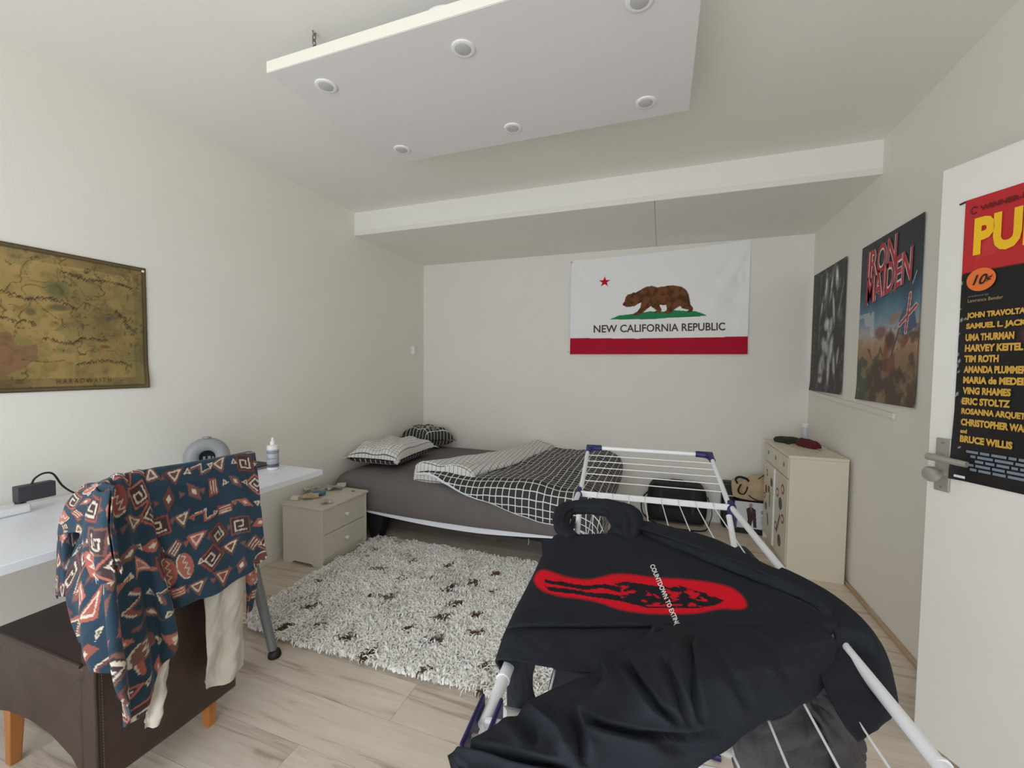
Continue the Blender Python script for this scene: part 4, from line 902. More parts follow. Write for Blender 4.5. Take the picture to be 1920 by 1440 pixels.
mp_ = thing('wall_map', 'old brown parchment style map pinned to the left wall', 'map', (XL, 0.9, z0))
link('sheet', gridmesh('sheet', np.stack([XL+0.004+0.003*fbm(cv.X*5, cv.Y*5, 2)+0.010*np.clip((cv.X-1.30)/0.07, 0, 1)**2*np.clip((1.33-cv.Y)/0.1, 0, 1), cv.X, cv.Y], -1), cv.a), M['paper'], mp_)
L3 = lambda px, py: PX(px, py, XL)
wtext('H A R A D W A I T H', L3(104, 720), L3(206, 716), L3(104, 711), 0.010, (1, 0, 0), M['ink'], mp_, 0.0)
for a_, b_ in ((1.358, 1.786), (0.434, 1.786)): MB().lathe([(0.006, 0), (0.006, 0.003), (0.003, 0.005), (0.001, 0.0055)], (XL+0.008, a_, b_), (1, 0, 0), 14).build('pin', M['white'], mp_)

# poster on the door: s along the door from its free edge
s0, s1, z0, z1 = 0.075, 0.685, 0.975, 1.885
cv = Cv(s0, s1, z0, z1, 120, 170, (26, 23, 24)); nz = fbm(cv.X*7, cv.Y*7, 51, 4); cv.put(nz > 0.55, (34, 30, 32), 0.7)
red = cv.Y > 1.648+0.03*(cv.X-s0); cv.put(red, (186, 40, 44)); cv.put(red & (nz > 0.6), (198, 60, 60), 0.6)
cv.put((cv.X < s0+0.022) & (fbm(cv.X*160, cv.Y*60, 4) > 0.68) & ~red, (176, 172, 170), 0.9)
cv.ell(0.45, 1.30, 0.17, 0.22, (96, 40, 40), 0.55, 0.2, 0.8); cv.ell(0.40, 1.20, 0.12, 0.05, (52, 54, 104), 0.8, 0.2, 0.8); cv.ell(0.30, 1.46, 0.09, 0.05, (132, 74, 58), 0.7, 0.4, 0.7)
dpst = thing('film_poster', 'tall black and red film poster with yellow lettering on the door', 'poster', tuple(dpt(0.38, z0)))
def dg(s, z): 
    o = 0.003+0.010*np.clip((s0+0.05-s)/0.05, 0, 1)**2*np.clip((1.2-z)/0.2, 0, 1)+0.002*fbm(s*5, z*5, 2)
    return np.stack([DF[0]+DT[0]*s+DN[0]*o, DF[1]+DT[1]*s+DN[1]*o, z], -1)
link('sheet', gridmesh('sheet', dg(cv.X, cv.Y), cv.a), M['paper'], dpst)
def dtext(s, a, b, z_, h, m, off=0.0, tilt=0.0, o=0.008):
    return letter(s, lambda u, v: dpt(a+(b-a)*u+tilt*v*h, z_+h*v, o), m, dpst, off=off)
def dz(px, py):
    d = ray(px, py); n3 = np.array([DN[0], DN[1], 0]); p0 = np.array([DF[0], DF[1], CH])-O3; t = (p0@n3)/(d@n3); q = O3+d*t
    return (q[:2]-DF)@DT, q[2]
dtext('WINNER-BEST PICTURE-1994 CANNES FILM FESTIVAL', 0.116, 0.66, 1.838, 0.017, M['inkmaroon'], 0.03)
c = MB(); c.tube([dpt(0.100+0.008*math.cos(q), 1.846+0.011*math.sin(q), 0.006) for q in np.linspace(0.6, 5.6, 14)], 0.0018, 6); c.build('laurel_mark', M['inkmaroon'], dpst)
dtext('PULP', 0.104, 0.320, 1.700, 0.118, M['inkyellow'], 0.05); dtext('FICTION', 0.345, 0.665, 1.700, 0.118, M['inkyellow'], 0.025)
for r, o, m in ((1.0, 0.0075, 'inkorange'),):
    c = MB(); P_ = [(0.128+0.037*math.cos(q), 1.622+0.036*math.sin(q)) for q in np.linspace(0, 2*PI, 36, endpoint=False)]; c.add([dpt(a_, b_, o) for a_, b_ in P_], [tuple(range(36))]); c.build('price_disc', M[m], dpst, smooth=False)
dtext('10', 0.108, 0.140, 1.606, 0.032, M['inkblack'], 0.02, 0.3, 0.0095); dtext('¢', 0.142, 0.153, 1.612, 0.020, M['inkblack'], 0.02, 0.3, 0.0095)
dtext('produced by', 0.098, 0.150, 1.5685, 0.007, M['inkgrey']); dtext('Lawrence Bender', 0.098, 0.185, 1.553, 0.011, M['inkpale'], 0.01)
names = ['JOHN TRAVOLTA', 'SAMUEL L. JACKSON', 'UMA THURMAN', 'HARVEY KEITEL', 'TIM ROTH', 'AMANDA PLUMMER', 'MARIA de MEDEIROS', 'VING RHAMES', 'ERIC STOLTZ', 'ROSANNA ARQUETTE', 'CHRISTOPHER WALKEN', 'and', 'BRUCE WILLIS']
zt = dz(1826, 586)[1]; zb2 = dz(1812, 836)[1]; stp = (zt-zb2)/12.6
zc_ = zt
for s in names:
    small = s == 'and'; h = stp*0.68*(0.6 if small else 1)
    zc_ -= h; dtext(s, 0.097, 0.097+0.0108*len(s)*(0.55 if small else 1), zc_, h, M['inkgold'], 0.055); zc_ -= stp*0.32*(0.6 if small else 1)
for i in range(5):
    zr = 1.070-i*0.014; s_ = 0.115+0.012*(i % 3)
    while s_ < 0.64:
        w_ = random.uniform(0.012, 0.05)
        if s_+w_ < 0.66:
            c = MB(); c.obox(dpt(s_, zr, 0.0065), dpt(w_, 0, 0)-dpt(0, 0, 0), (0, 0, 0.008), dpt(0, 0, 0.0006)-dpt(0, 0, 0)); c.build('credit_line', M['inkgrey'], dpst, smooth=False)
        s_ += w_+0.005
MB().obox(dpt(0.09, 0.985, 0.0135), dpt(0.03, 0, 0)-dpt(0, 0, 0), (0, 0, 0.008), dpt(0, 0, 0.0006)-dpt(0, 0, 0)).build('rating_mark', M['inkwhite'], dpst, smooth=False)
MB().tube([dpt(0.060, 1.879, 0.004), dpt(0.075, 1.881, 0.006)], 0.003, 8).build('tape_tab', M['black'], dpst)

# ================================================================== LEATHER CHAIR
ch = thing('leather_chair', 'brown leather dining chair with oak legs facing the desk', 'chair', (-1.74, 0.92, 0))
CX0, CX1, CY0, CY1 = -2.02, -1.458, 0.680, 1.092
fnY = lambda a, b, h: (a, h, b)
side_poly = [(CX1-0.093, 0.46), (CX1-0.093, 0.118), (CX1-0.15, 0.168), (CX1-0.26, 0.205), (CX1-0.38, 0.214), (CX1-0.50, 0.205), (CX0, 0.19), (CX0, 0.46)]
for y in (CY0, CY1-0.03): MB().prism(side_poly, fnY, y, y+0.03).build('side_panel', M['leather'], ch, 0.006)
MB().box(CX0+0.0, CX0+0.03, CY0+0.03, CY1-0.03, 0.19, 0.43).build('front_panel', M['leather'], ch, 0.006)
u, v = np.meshgrid(np.linspace(-1, 1, 24), np.linspace(-1, 1, 24))
MB().box(CX0-0.005, CX1-0.07, CY0-0.004, CY1+0.004, 0.41, 0.468).build('seat', M['leather'], ch, 0.016, seg=4)
# backrest: slightly reclined slab running down to the hem above the floor
bk = MB()
def brow(z, t): x = CX1-0.02+0.035*np.clip((z-0.45)/0.5, 0, 1); return x
zs = [0.118, 0.30, 0.46, 0.60, 0.75, 0.90, 0.970]
vs = []; fs = []
for z in zs:
    x1 = brow(z, 0); x0 = x1-0.075; sh = 0.012*max(0, (z-0.45)/0.5); fa = CY1+0.062*min(max((z-0.30)/0.45, 0), 1)
    for (xx, yy) in ((x0, CY0+sh), (x1, CY0+sh), (x1+0.004, (CY0+CY1)/2), (x1, fa), (x0, fa)): vs.append((xx, yy, z))
for i in range(len(zs)-1):
    for k in range(5): fs.append((i*5+k, i*5+(k+1) % 5, (i+1)*5+(k+1) % 5, (i+1)*5+k))
fs += [(4, 3, 2, 1, 0), tuple(range((len(zs)-1)*5, len(zs)*5))]
bko = bk.add(vs, fs).build('backrest', M['leather'], ch, 0.010, seg=3)
MB().tube([(brow(z, 0)+0.001, CY0-0.001+0.012*max(0, (z-0.45)/0.5), z) for z in np.linspace(0.12, 0.93, 24)], 0.0045, 8).build('piping', M['leather'], bko)
MB().tube([(x, CY0-0.005, 0.468) for x in np.linspace(CX0, CX1-0.075, 12)], 0.005, 8).build('seat_piping', M['leather'], ch)
for k in range(38):
    z = 0.13+k*0.009
    MB().obox((brow(z, 0)+0.0035, CY0+0.012, z), (0.0008, 0, 0), (0, 0.0016, 0), (0, 0, 0.0055)).build('stitch', M['stitch'], bko, smooth=False)
for x, y in ((CX1-0.085, CY1-0.060), (CX1-0.085, CY0+0.06), (CX0+0.04, CY1-0.04), (CX0+0.04, CY0+0.025)):
    t = 0.019; dx = -0.02 if x < -1.8 else 0.0
    MB().add([(x-t*0.75+dx, y-t*0.75, 0), (x+t*0.75+dx, y-t*0.75, 0), (x+t*0.75+dx, y+t*0.75, 0), (x-t*0.75+dx, y+t*0.75, 0), (x-t, y-t, 0.20), (x+t, y-t, 0.20), (x+t, y+t, 0.20), (x-t, y+t, 0.20)],
             [(3, 2, 1, 0), (4, 5, 6, 7), (0, 1, 5, 4), (1, 2, 6, 5), (2, 3, 7, 6), (3, 0, 4, 7)]).build('leg', M['oak'], ch, 0.003)

# ---- trousers hanging over the backrest
tr = thing('trousers', 'pale stone cotton trousers hanging over the chair back', 'trousers', (-1.44, 0.95, 0.25))
def leg_sheet(ctrl, nm, thick):
    q = cr2(np.array(ctrl), 60, 28); n_ = gnormals(q); u = np.linspace(0, 1, 28)[None, :]; v = np.linspace(0, 1, 60)[:, None]
    q = q + n_*(0.026*(fbm(u*3+v*2, v*7, 7, 4)-0.5)+0.007*np.sin(u*9+v*6)*v)[..., None]
    cap = thick*np.sqrt(np.clip(1-(2*u-1)**6, 0, 1))*np.ones_like(v)
    fr = q+n_*cap[..., None]; bk_ = q-n_*cap[..., None]*0.15
    ring = np.concatenate([fr, bk_[:, ::-1]], 1); ring = np.concatenate([ring, ring[:, :1]], 1)
    o = link(nm, gridmesh(nm, ring), M['trousers'], tr)
    st_ = fr[:, 3]+n_[:, 3]*0.0015; MB().tube(st_[::2], 0.0018, 6).build('side_seam', M['trousers'], o)
    hm_ = fr[-4]+n_[-4]*0.001; MB().tube(hm_, 0.0022, 6).build('hem', M['trousers'], o)
XB = -1.405
leg_sheet([[PX(388, 1010, XB-0.012), PX(425, 990, XB-0.012), PX(462, 975, XB-0.012)], [PX(386, 1140, XB), PX(424, 1100, XB), PX(459, 1062, XB)], [PX(387, 1215, XB+0.004), PX(425, 1185, XB+0.012), PX(458, 1150, XB+0.004)], [PX(386, 1292, XB+0.006), PX(424, 1280, XB+0.012), PX(459, 1246, XB+0.006)]], 'trouser_leg', 0.016)
leg_sheet([[PX(292, 1090, XB-0.012), PX(310, 1080, XB-0.012), PX(330, 1070, XB-0.012)], [PX(288, 1200, XB), PX(306, 1190, XB), PX(324, 1178, XB)], [PX(278, 1290, XB+0.004), PX(300, 1278, XB+0.012), PX(318, 1262, XB+0.004)], [PX(271, 1366, XB+0.006), PX(288, 1362, XB+0.014), PX(306, 1338, XB+0.006)]], 'trouser_leg', 0.018)
w_ = np.array([[(brow(0.7, 0)-0.095, y, 0.72), (brow(0.9, 0)-0.092, y, 0.92), (brow(0.95, 0)-0.04, y, 0.978), (brow(0.94, 0)+0.012, y, 0.955), (brow(0.8, 0)+0.012, y, 0.80), (XB-0.016, y, 0.62)] for y in np.linspace(0.80, 1.10, 6)])
link('waist', gridmesh('waist', cr2(w_, 24, 40)), M['trousers'], tr, solid=0.006)

# ---- printed shirt over the backrest
sh = thing('patterned_shirt', 'teal shirt with rust geometric print hung over the chair back', 'shirt', (-1.42, 0.9, 0.3))
def shirt_canvas(nx, ny, W, H):
    cv = Cv(0, W, 0, H, nx, ny, (38, 62, 80)); r = random.Random(5)
    cv.put(fbm(cv.X*6, cv.Y*6, 2) > 0.56, (33, 52, 68), 0.6)
    cols = [(164, 92, 82), (138, 76, 68), (108, 66, 62), (172, 104, 92), (118, 82, 76)]; cream = (204, 194, 176); dk = (70, 48, 50)
    # local-window painting keeps this quick
    def win(x, y, rr):
        i0, i1 = np.searchsorted(cv.X[0], (x-rr, x+rr)); j0, j1 = np.searchsorted(cv.Y[:, 0], (y-rr, y+rr)); return slice(j0, max(j1, j0+1)), slice(i0, max(i1, i0+1))
    def lp(sl, P, c, al=1.0):
        X, Y = cv.X[sl], cv.Y[sl]
        if X.size == 0: return
        m = cv.inside(P, X, Y)[..., None]*al; cv.a[sl] = cv.a[sl]*(1-m)+m*np.asarray(lin(c))
    def ll(sl, P, wd, c):
        X, Y = cv.X[sl], cv.Y[sl]
        if X.size == 0: return
        d = np.full(X.shape, 9.0)
        for (xa, ya), (xb, yb) in zip(P[:-1], P[1:]):
            vx, vy = xb-xa, yb-ya; t = np.clip(((X-xa)*vx+(Y-ya)*vy)/(vx*vx+vy*vy+1e-12), 0, 1); d = np.minimum(d, np.hypot(X-xa-t*vx, Y-ya-t*vy))
        m = (d < wd)[..., None]; cv.a[sl] = np.where(m, np.asarray(lin(c)), cv.a[sl])
    step = 0.074
    for j in range(int(H/step)+2):
        for i in range(int(W/step)+2):
            x = (i+0.5*(j % 2))*step+r.uniform(-0.008, 0.008); y = j*step+r.uniform(-0.008, 0.008); a = r.choice((0.3, 0.9, -0.6, 1.9, 1.57, 0.1))+r.uniform(-0.3, 0.3); s = r.uniform(1.05, 1.4)
            T_ = lambda P: [(x+s*(p*math.cos(a)-q*math.sin(a)), y+s*(p*math.sin(a)+q*math.cos(a))) for p, q in P]
            sl = win(x, y, 0.07); k = r.choice('tteffqqwz'); c = r.choice(cols)
            if k == 't':
                lp(sl, T_([(-0.026, -0.018), (0.028, -0.014), (0.004, 0.026)]), c); ll(sl, T_([(-0.014, -0.011), (0.015, -0.009), (0.003, 0.013), (-0.014, -0.011)]), 0.0024, cream)
            elif k == 'e':
                P = [(0.034*math.cos(t), 0.022*math.sin(t)) for t in np.linspace(0, 2*PI, 18)]; lp(sl, T_(P), c); ll(sl, T_(P[9:]), 0.0022, cream)
                ll(sl, T_([(-0.028, 0), (-0.02, 0.007), (-0.012, -0.004), (-0.004, 0.007), (0.004, -0.004), (0.012, 0.007), (0.02, -0.004), (0.028, 0.003)]), 0.0020, cream)
            elif k == 'f':
                lp(sl, T_([(-0.028, -0.026), (0.028, -0.026), (0.028, 0.026), (-0.028, 0.026)]), dk, 0.9); ll(sl, T_([(-0.024, -0.022), (0.024, -0.022), (0.024, 0.022), (-0.024, 0.022), (-0.024, -0.022)]), 0.0028, c)
                ll(sl, T_([(-0.015, 0.014), (0.015, 0.014), (0.015, -0.012), (-0.006, -0.012), (-0.006, 0.004), (0.006, 0.004)]), 0.0026, cream)
            elif k == 'q':
                lp(sl, T_([(-0.03, 0), (0, -0.014), (0.03, 0), (0, 0.014)]), c); lp(sl, T_([(-0.010, 0), (0, -0.006), (0.010, 0), (0, 0.006)]), cream)
            elif k == 'w':
                lp(sl, T_([(-0.024, -0.008), (0.024, -0.014), (0.02, 0.016), (-0.02, 0.014)]), c)
                for h_ in (-0.005, 0.003, 0.010): ll(sl, T_([(-0.016, h_), (0.016, h_)]), 0.0017, cream)
            else:
                ll(sl, T_([(-0.03, -0.01), (-0.012, 0.012), (0.004, -0.008), (0.022, 0.014)]), 0.0042, c); ll(sl, T_([(-0.03, -0.016), (-0.012, 0.006), (0.004, -0.014), (0.022, 0.008)]), 0.0016, cream)
            xs, ys = x+step*0.5, y+0.004*r.uniform(-1, 1)
            sl = win(xs, ys, 0.02); b = r.uniform(0, 6)
            tri = [(xs+0.013*math.cos(b+t), ys+0.013*math.sin(b+t)) for t in (0, 2.1, 4.2)]; lp(sl, tri, cream if r.random() < 0.6 else c); tri2 = [(xs+0.006*math.cos(b+t), ys+0.006*math.sin(b+t)) for t in (0, 2.1, 4.2)]; lp(sl, tri2, (110, 96, 84))
    return cv
SCV = shirt_canvas(900, 900, 1.2, 1.2)
def shirt_part(nm, ctrl, nv, nu, fold, off=(0, 0), solid=0.003, parent=None):
    q = cr2(np.array(ctrl), nv, nu); u = np.linspace(0, 1, nu)[None, :]*np.ones((nv, 1)); v = np.linspace(0, 1, nv)[:, None]*np.ones((1, nu))
    n_ = gnormals(q); q = q+n_*fold(u, v)[..., None]
    du = np.linalg.norm(np.diff(q, axis=1), axis=2); dv = np.linalg.norm(np.diff(q, axis=0), axis=2)
    su = np.concatenate([np.zeros((nv, 1)), np.cumsum(du, 1)], 1); sv = np.concatenate([np.zeros((1, nu)), np.cumsum(dv, 0)], 0)
    su = su.mean(0)[None, :]+0*su
    ix = ((su+off[0]) % 1.2/1.2*899).astype(int); iy = ((sv+off[1]) % 1.2/1.2*899).astype(int)
    return link(nm, gridmesh(nm, q, SCV.a[iy, ix]), M['shirt'], parent or sh, solid=solid)
XS = XB+0.022
top = lambda y, o=0.022: [(brow(0.7, 0)-0.105, y-0.012, 0.66), (brow(0.9, 0)-0.10, y-0.012, 0.91), (brow(0.95, 0)-0.085, y-0.012, 0.958+o), (brow(0.95, 0)-0.02, y-0.012, 0.975+o)]
def column(y, crest, mids):
    return top(y) + [crest]+mids
cols = []
def cpt(px, py, x): return tuple(PX(px, py, x))
# columns run from the far edge of the chair back to the near corner
cols.append(top(1.172)+[cpt(480, 862, XS-0.018), cpt(486, 930, XS-0.006), cpt(493, 1000, XS), cpt(501, 1046, XS+0.004)])
cols.append(top(1.10)+[cpt(437, 862, XS-0.016), cpt(446, 940, XS-0.003), cpt(455, 1020, XS+0.002), cpt(462, 1076, XS+0.006)])
cols.append(top(1.00)+[cpt(385, 872, XS-0.014), cpt(394, 960, XS), cpt(402, 1050, XS+0.004), cpt(408, 1112, XS+0.008)])
cols.append(top(0.89)+[cpt(320, 882, XS-0.012), cpt(335, 980, XS+0.002), cpt(345, 1070, XS+0.004), cpt(350, 1134, XS+0.004)])
cols.append(top(0.80)+[cpt(268, 890, XS-0.010), cpt(288, 990, XS-0.004), cpt(303, 1080, XS-0.014), cpt(312, 1150, XS-0.018)])
def body_fold(u, v):
    return 0.012*(fbm(u*5, v*4, 61, 3)-0.5)*np.clip(v*2-0.6, 0, 1) + 0.006*np.sin(u*22+3*v)*np.clip(v-0.55, 0, 1)*2
shirt_part('back_panel', np.swapaxes(np.array(cols), 0, 1), 360, 170, body_fold, (0.1, 0.1))
# near side: hanging front panel wrapped round the near corner, in deep vertical folds
def near(px, py, y): return tuple(PY(px, py, y-0.022))
cols = []
cols.append(top(0.80)+[cpt(268, 890, XS-0.010), cpt(290, 990, XS-0.006), cpt(310, 1080, XS+0.010), cpt(328, 1130, XS+0.016), cpt(333, 1178, XS+0.014)])
cols.append(top(0.755)+[cpt(243, 893, XS-0.004), cpt(270, 1000, XS+0.006), cpt(294, 1100, XS+0.022), cpt(310, 1180, XS+0.026), cpt(316, 1232, XS+0.022)])
cols.append(top(0.72)+[cpt(222, 897, XS+0.002), cpt(240, 1000, XS+0.010), cpt(262, 1110, XS-0.006), cpt(282, 1220, XS+0.010), cpt(288, 1292, XS+0.020)])
cols.append(top(0.70)+[cpt(208, 905, XS+0.002), cpt(222, 1010, XS+0.024), cpt(236, 1130, XS+0.030), cpt(250, 1260, XS+0.034), cpt(258, 1352, XS+0.026)])
cols.append([(brow(0.7, 0)-0.105, 0.663, 0.672), (brow(0.9, 0)-0.10, 0.663, 0.912), (brow(0.95, 0)-0.08, 0.663, 0.960), (brow(0.95, 0)-0.03, 0.660, 0.970)]+[near(196, 918, 0.680), near(200, 1020, 0.668), near(208, 1130, 0.660), near(222, 1250, 0.655), near(232, 1348, 0.655)])
cols.append([(brow(0.7, 0)-0.12, 0.658, 0.672), (brow(0.9, 0)-0.11, 0.658, 0.892), (brow(0.95, 0)-0.09, 0.654, 0.927), (brow(0.95, 0)-0.05, 0.650, 0.937)]+[near(184, 935, 0.672), near(178, 1030, 0.655), near(182, 1120, 0.650), near(196, 1215, 0.645), near(213, 1276, 0.645)])
cols.append([(brow(0.7, 0)-0.14, 0.658, 0.672), (brow(0.9, 0)-0.13, 0.656, 0.852), (brow(0.95, 0)-0.11, 0.652, 0.882), (brow(0.95, 0)-0.08, 0.648, 0.897)]+[near(170, 962, 0.668), near(154, 1040, 0.655), near(154, 1120, 0.648), near(164, 1190, 0.648), near(178, 1238, 0.650)])
cols.append([(brow(0.7, 0)-0.16, 0.668, 0.652), (brow(0.9, 0)-0.15, 0.664, 0.792), (brow(0.95, 0)-0.14, 0.660, 0.832), (brow(0.95, 0)-0.12, 0.656, 0.852)]+[near(156, 1000, 0.680), near(136, 1060, 0.670), near(126, 1110, 0.668), near(130, 1160, 0.670), near(148, 1205, 0.675)])
def side_fold(u, v):
    w = np.clip(v*1.6-0.55, 0, 1)
    return w*(0.016*np.sin(u*26+1.2*np.sin(v*5))+0.010*(fbm(u*9, v*4, 71, 3)-0.5)*2)
shirt_part('front_panel', np.swapaxes(np.array(cols), 0, 1), 400, 180, side_fold, (0.55, 0.2))
# short sleeve falling down the near side
slv = []
for (px, py, y, r) in ((196, 915, 0.646, 0.030), (186, 960, 0.626, 0.045), (184, 1000, 0.616, 0.050), (190, 1040, 0.610, 0.048), (200, 1078, 0.608, 0.044)):
    c0 = PY(px, py, y); slv.append([c0+r*np.array([math.cos(t), 0.30*math.sin(t), 0.25*math.sin(t)])*np.array([1.0, 1.0, 1.0]) for t in np.linspace(0.3, 2*PI-0.3, 14)])
slv = np.array(slv); shirt_part('sleeve', slv, 70, 90, lambda u, v: 0.007*np.sin(u*24+v*4)*v+0.006*(fbm(u*6, v*5, 3, 3)-0.5), (0.3, 0.7))
# strip of the shirt hanging on the far side of the backrest
ctrl = [[cpt(462, 1060, XB-0.03), cpt(472, 1055, XB-0.035), cpt(481, 1050, XB-0.04)], [cpt(463, 1110, XB-0.03), cpt(472, 1105, XB-0.03), cpt(480, 1095, XB-0.04)], [cpt(462, 1160, XB-0.035), cpt(467, 1150, XB-0.03), cpt(474, 1135, XB-0.04)]]
shirt_part('shirt_tail', ctrl, 40, 24, lambda u, v: 0.004*np.sin(u*9+v*4), (0.8, 0.4))

# ================================================================== DRYING RACK
ZR = 0.85
rk = thing('drying_rack', 'white folding clothes drying rack with navy plastic joints', 'drying rack', (0.02, 1.1, 0))
FLp, FRp = np.array([-0.289, 1.577, ZR]), np.array([0.240, 1.610, ZR]); NLp, NRp = np.array([-0.213, 0.500, ZR]), np.array([0.340, 0.555, ZR])
TR_ = 0.0095
for a, b in ((FLp, NLp), (FRp, NRp)): MB().tube([a, b], TR_, 14).build('side_tube', M['rackw'], rk)
for a, b in ((FLp, FRp), (NLp, NRp)):
    d = (b-a)/np.linalg.norm(b-a); nrm = np.array([-d[1], d[0], 0])
    MB().obox(a-nrm*0.005-[0, 0, 0.011], b-a, nrm*0.010, (0, 0, 0.022)).build('cross_bar', M['rackw'], rk, 0.003)
for k in range(8):
    t = 0.134+0.107*k; a = FLp+(FRp-FLp)*t; b = NLp+(NRp-NLp)*t; u_ = (b-a)/np.linalg.norm(b-a)
    MB().tube([a-u_*0.006+[0, 0, -0.004], a-u_*0.002+[0, 0, 0.010], a+u_*0.010+[0, 0, 0.011], a+u_*0.03+[0, 0, 0.004], b-u_*0.03+[0, 0, 0.004], b-u_*0.010+[0, 0, 0.011], b+u_*0.002+[0, 0, 0.010], b+u_*0.006+[0, 0, -0.004]], 0.0017, 8).build('wire', M['rackw'], rk)
tl = math.radians(15); wd_ = np.array([-0.07*math.cos(tl), math.cos(tl), math.sin(tl)]); WLn = 0.405
wing = thing('wing', None, None); wing.parent = rk; wing.matrix_parent_inverse = MW[rk.name].inverted(); MW[wing.name] = Matrix.Identity(4)
a, b = FLp+wd_*0.015+[0.006, 0, 0], FLp+wd_*WLn; c, d = FRp+wd_*0.015+[-0.006, 0, 0], FRp+wd_*WLn+np.array([-0.004, 0, 0])
ex = (d-b)/np.linalg.norm(d-b)
path = [a, a+(b-a)*0.5, b-wd_*0.05, b-wd_*0.02+ex*0.004, b+ex*0.020-wd_*0.004, b+ex*0.05, d-ex*0.05, d-ex*0.020-wd_*0.004, d-wd_*0.02-ex*0.004, d-wd_*0.05, c+(d-c)*0.5, c]
MB().tube(path, TR_*0.95, 14).build('wing_tube', M['rackw'], wing)
for k in range(5):
    t = 0.22+0.145*k; p0, p1 = a+(b-a)*t, c+(d-c)*t; MB().tube([p0, p1], 0.0019, 8).build('wire', M['rackw'], wing)
for p_, sg in ((b, 1), (d, -1)):
    P_ = [p_-wd_*0.055, p_-wd_*0.022+ex*sg*0.006, p_+ex*sg*0.022-wd_*0.006, p_+ex*sg*0.060]
    MB().tube(cr1(np.array(P_), np.linspace(0, 3, 12)), 0.0125, 12).build('corner_cap', M['blue'], wing)
    MB().add([p_-wd_*0.05-ex*sg*0.008+[0, 0, z] for z in (-0.010, 0.010)]+[p_+wd_*0.010-ex*sg*0.010+[0, 0, z] for z in (-0.010, 0.010)]+[p_+ex*sg*0.06+wd_*0.012+[0, 0, z] for z in (-0.010, 0.010)]+[p_+ex*sg*0.012-wd_*0.015+[0, 0, z] for z in (-0.010, 0.010)], [(0, 2, 4, 6), (7, 5, 3, 1), (0, 1, 3, 2), (2, 3, 5, 4), (4, 5, 7, 6), (6, 7, 1, 0)]).build('corner_cap', M['blue'], wing, 0.002)
for p_, sg in ((FLp, 1), (FRp, -1)):
    MB().tube([p_+wd_*0.03, p_+[0, 0.004, 0.0], p_-[0, 0.018, 0.012], p_-[0, 0.022, 0.060]], [0.0125, 0.0155, 0.016, 0.0135], 14).build('joint', M['blue'], rk)
dirn = (NLp-FLp)/np.linalg.norm(NLp-FLp); nr = np.array([dirn[1], -dirn[0], 0])
for p_ in (NLp, NRp):
    for sg in (-1, 1):
        P_ = p_-dirn*0.035+nr*sg*0.0135
        MB().obox(P_-nr*0.003-[0, 0, 0.020], dirn*0.085, nr*0.006, (0, 0, 0.036)).build('joint', M['blue'], rk, 0.004)
    MB().tube([p_+dirn*0.02-nr*0.018, p_+dirn*0.02+nr*0.018], 0.004, 10).build('rivet', M['steel'], rk)
    MB().tube([p_-dirn*0.088, p_-dirn*0.084], 0.0108, 14).build('collar', M['rackw'], rk)
# folding legs: two U frames that cross
for (ta, tb, ba, bb) in ((FLp+[0.012, -0.03, -0.02], FRp+[-0.012, -0.03, -0.02], np.array([-0.19, 0.62, 0.014]), np.array([0.30, 0.66, 0.014])), (NLp+[0.004, 0.05, -0.022], NRp+[-0.004, 0.05, -0.022], np.array([-0.245, 1.50, 0.014]), np.array([0.205, 1.53, 0.014]))):
    MB().tube([ta, ta+(ba-ta)*0.5, ba+[0, 0, 0.02], ba+(bb-ba)*0.04, bb-(bb-ba)*0.04, bb+[0, 0, 0.02], tb+(bb-tb)*0.5, tb], TR_, 12).build('leg_frame', M['rackw'], rk)
    for q in (ba, bb): MB().tube([q+[-0.015, 0, 0], q+[0.015, 0, 0]], 0.0138, 12).build('foot', M['blue'], rk)

# ================================================================== HOODIE DRAPED OVER THE RACK
hd_ = thing('hooded_sweatshirt', 'black hooded sweatshirt with red chest print draped over the drying rack', 'sweatshirt', (0.0, 0.95, ZR+0.01))
BLK = lin((41, 44, 50))
def cloth_cols(shape, seed): return BLK*np.ones(shape+(3,))
def pgrid(rows): return np.array([[(px, py, z) for px, py, z in r] for r in rows], float)
rows = [
 [(1040, 1016, .815), (1043, 1004, .868), (1092, 1003, .874), (1150, 1001, .880), (1190, 999, .882), (1222, 992, .874)],
 [(1018, 1052, .815), (1026, 1034, .870), (1090, 1030, .869), (1170, 1026, .873), (1250, 1022, .876), (1330, 1020, .874)],
 [(1001, 1090, .815), (1011, 1072, .871), (1100, 1070, .868), (1210, 1068, .869), (1320, 1066, .872), (1440, 1068, .874)],
 [(983, 1128, .815), (993, 1110, .871), (1100, 1112, .869), (1230, 1112, .869), (1370, 1110, .872), (1530, 1108, .874)],
 [(968, 1162, .815), (975, 1146, .872), (1095, 1148, .871), (1240, 1150, .871), (1400, 1150, .873), (1570, 1146, .874)],
 [(958, 1190, .815), (963, 1172, .874), (1090, 1170, .876), (1240, 1170, .876), (1410, 1170, .877), (1572, 1172, .876)],
 [(955, 1196, .812), (960, 1180, .868), (1090, 1179, .867), (1240, 1178, .868), (1410, 1181, .868), (1560, 1190, .868)],
 [(950, 1206, .812), (955, 1192, .873), (1085, 1192, .876), (1235, 1192, .876), (1405, 1196, .873), (1550, 1204, .866)],
 [(945, 1232, .812), (948, 1212, .872), (1080, 1220, .874), (1225, 1220, .874), (1400, 1220, .868), (1545, 1224, .858)],
 [(938, 1256, .812), (941, 1236, .868), (1075, 1256, .866), (1215, 1262, .864), (1390, 1260, .860), (1540, 1250, .850)]]
C2 = cr2(pgrid(rows), 230, 330)
fl_ = np.stack([C2[..., 0], C2[..., 1]], -1); bz = C2[..., 2] + 0.0045*(fbm(C2[..., 0]/45, C2[..., 1]/30, 81, 3)-0.5)
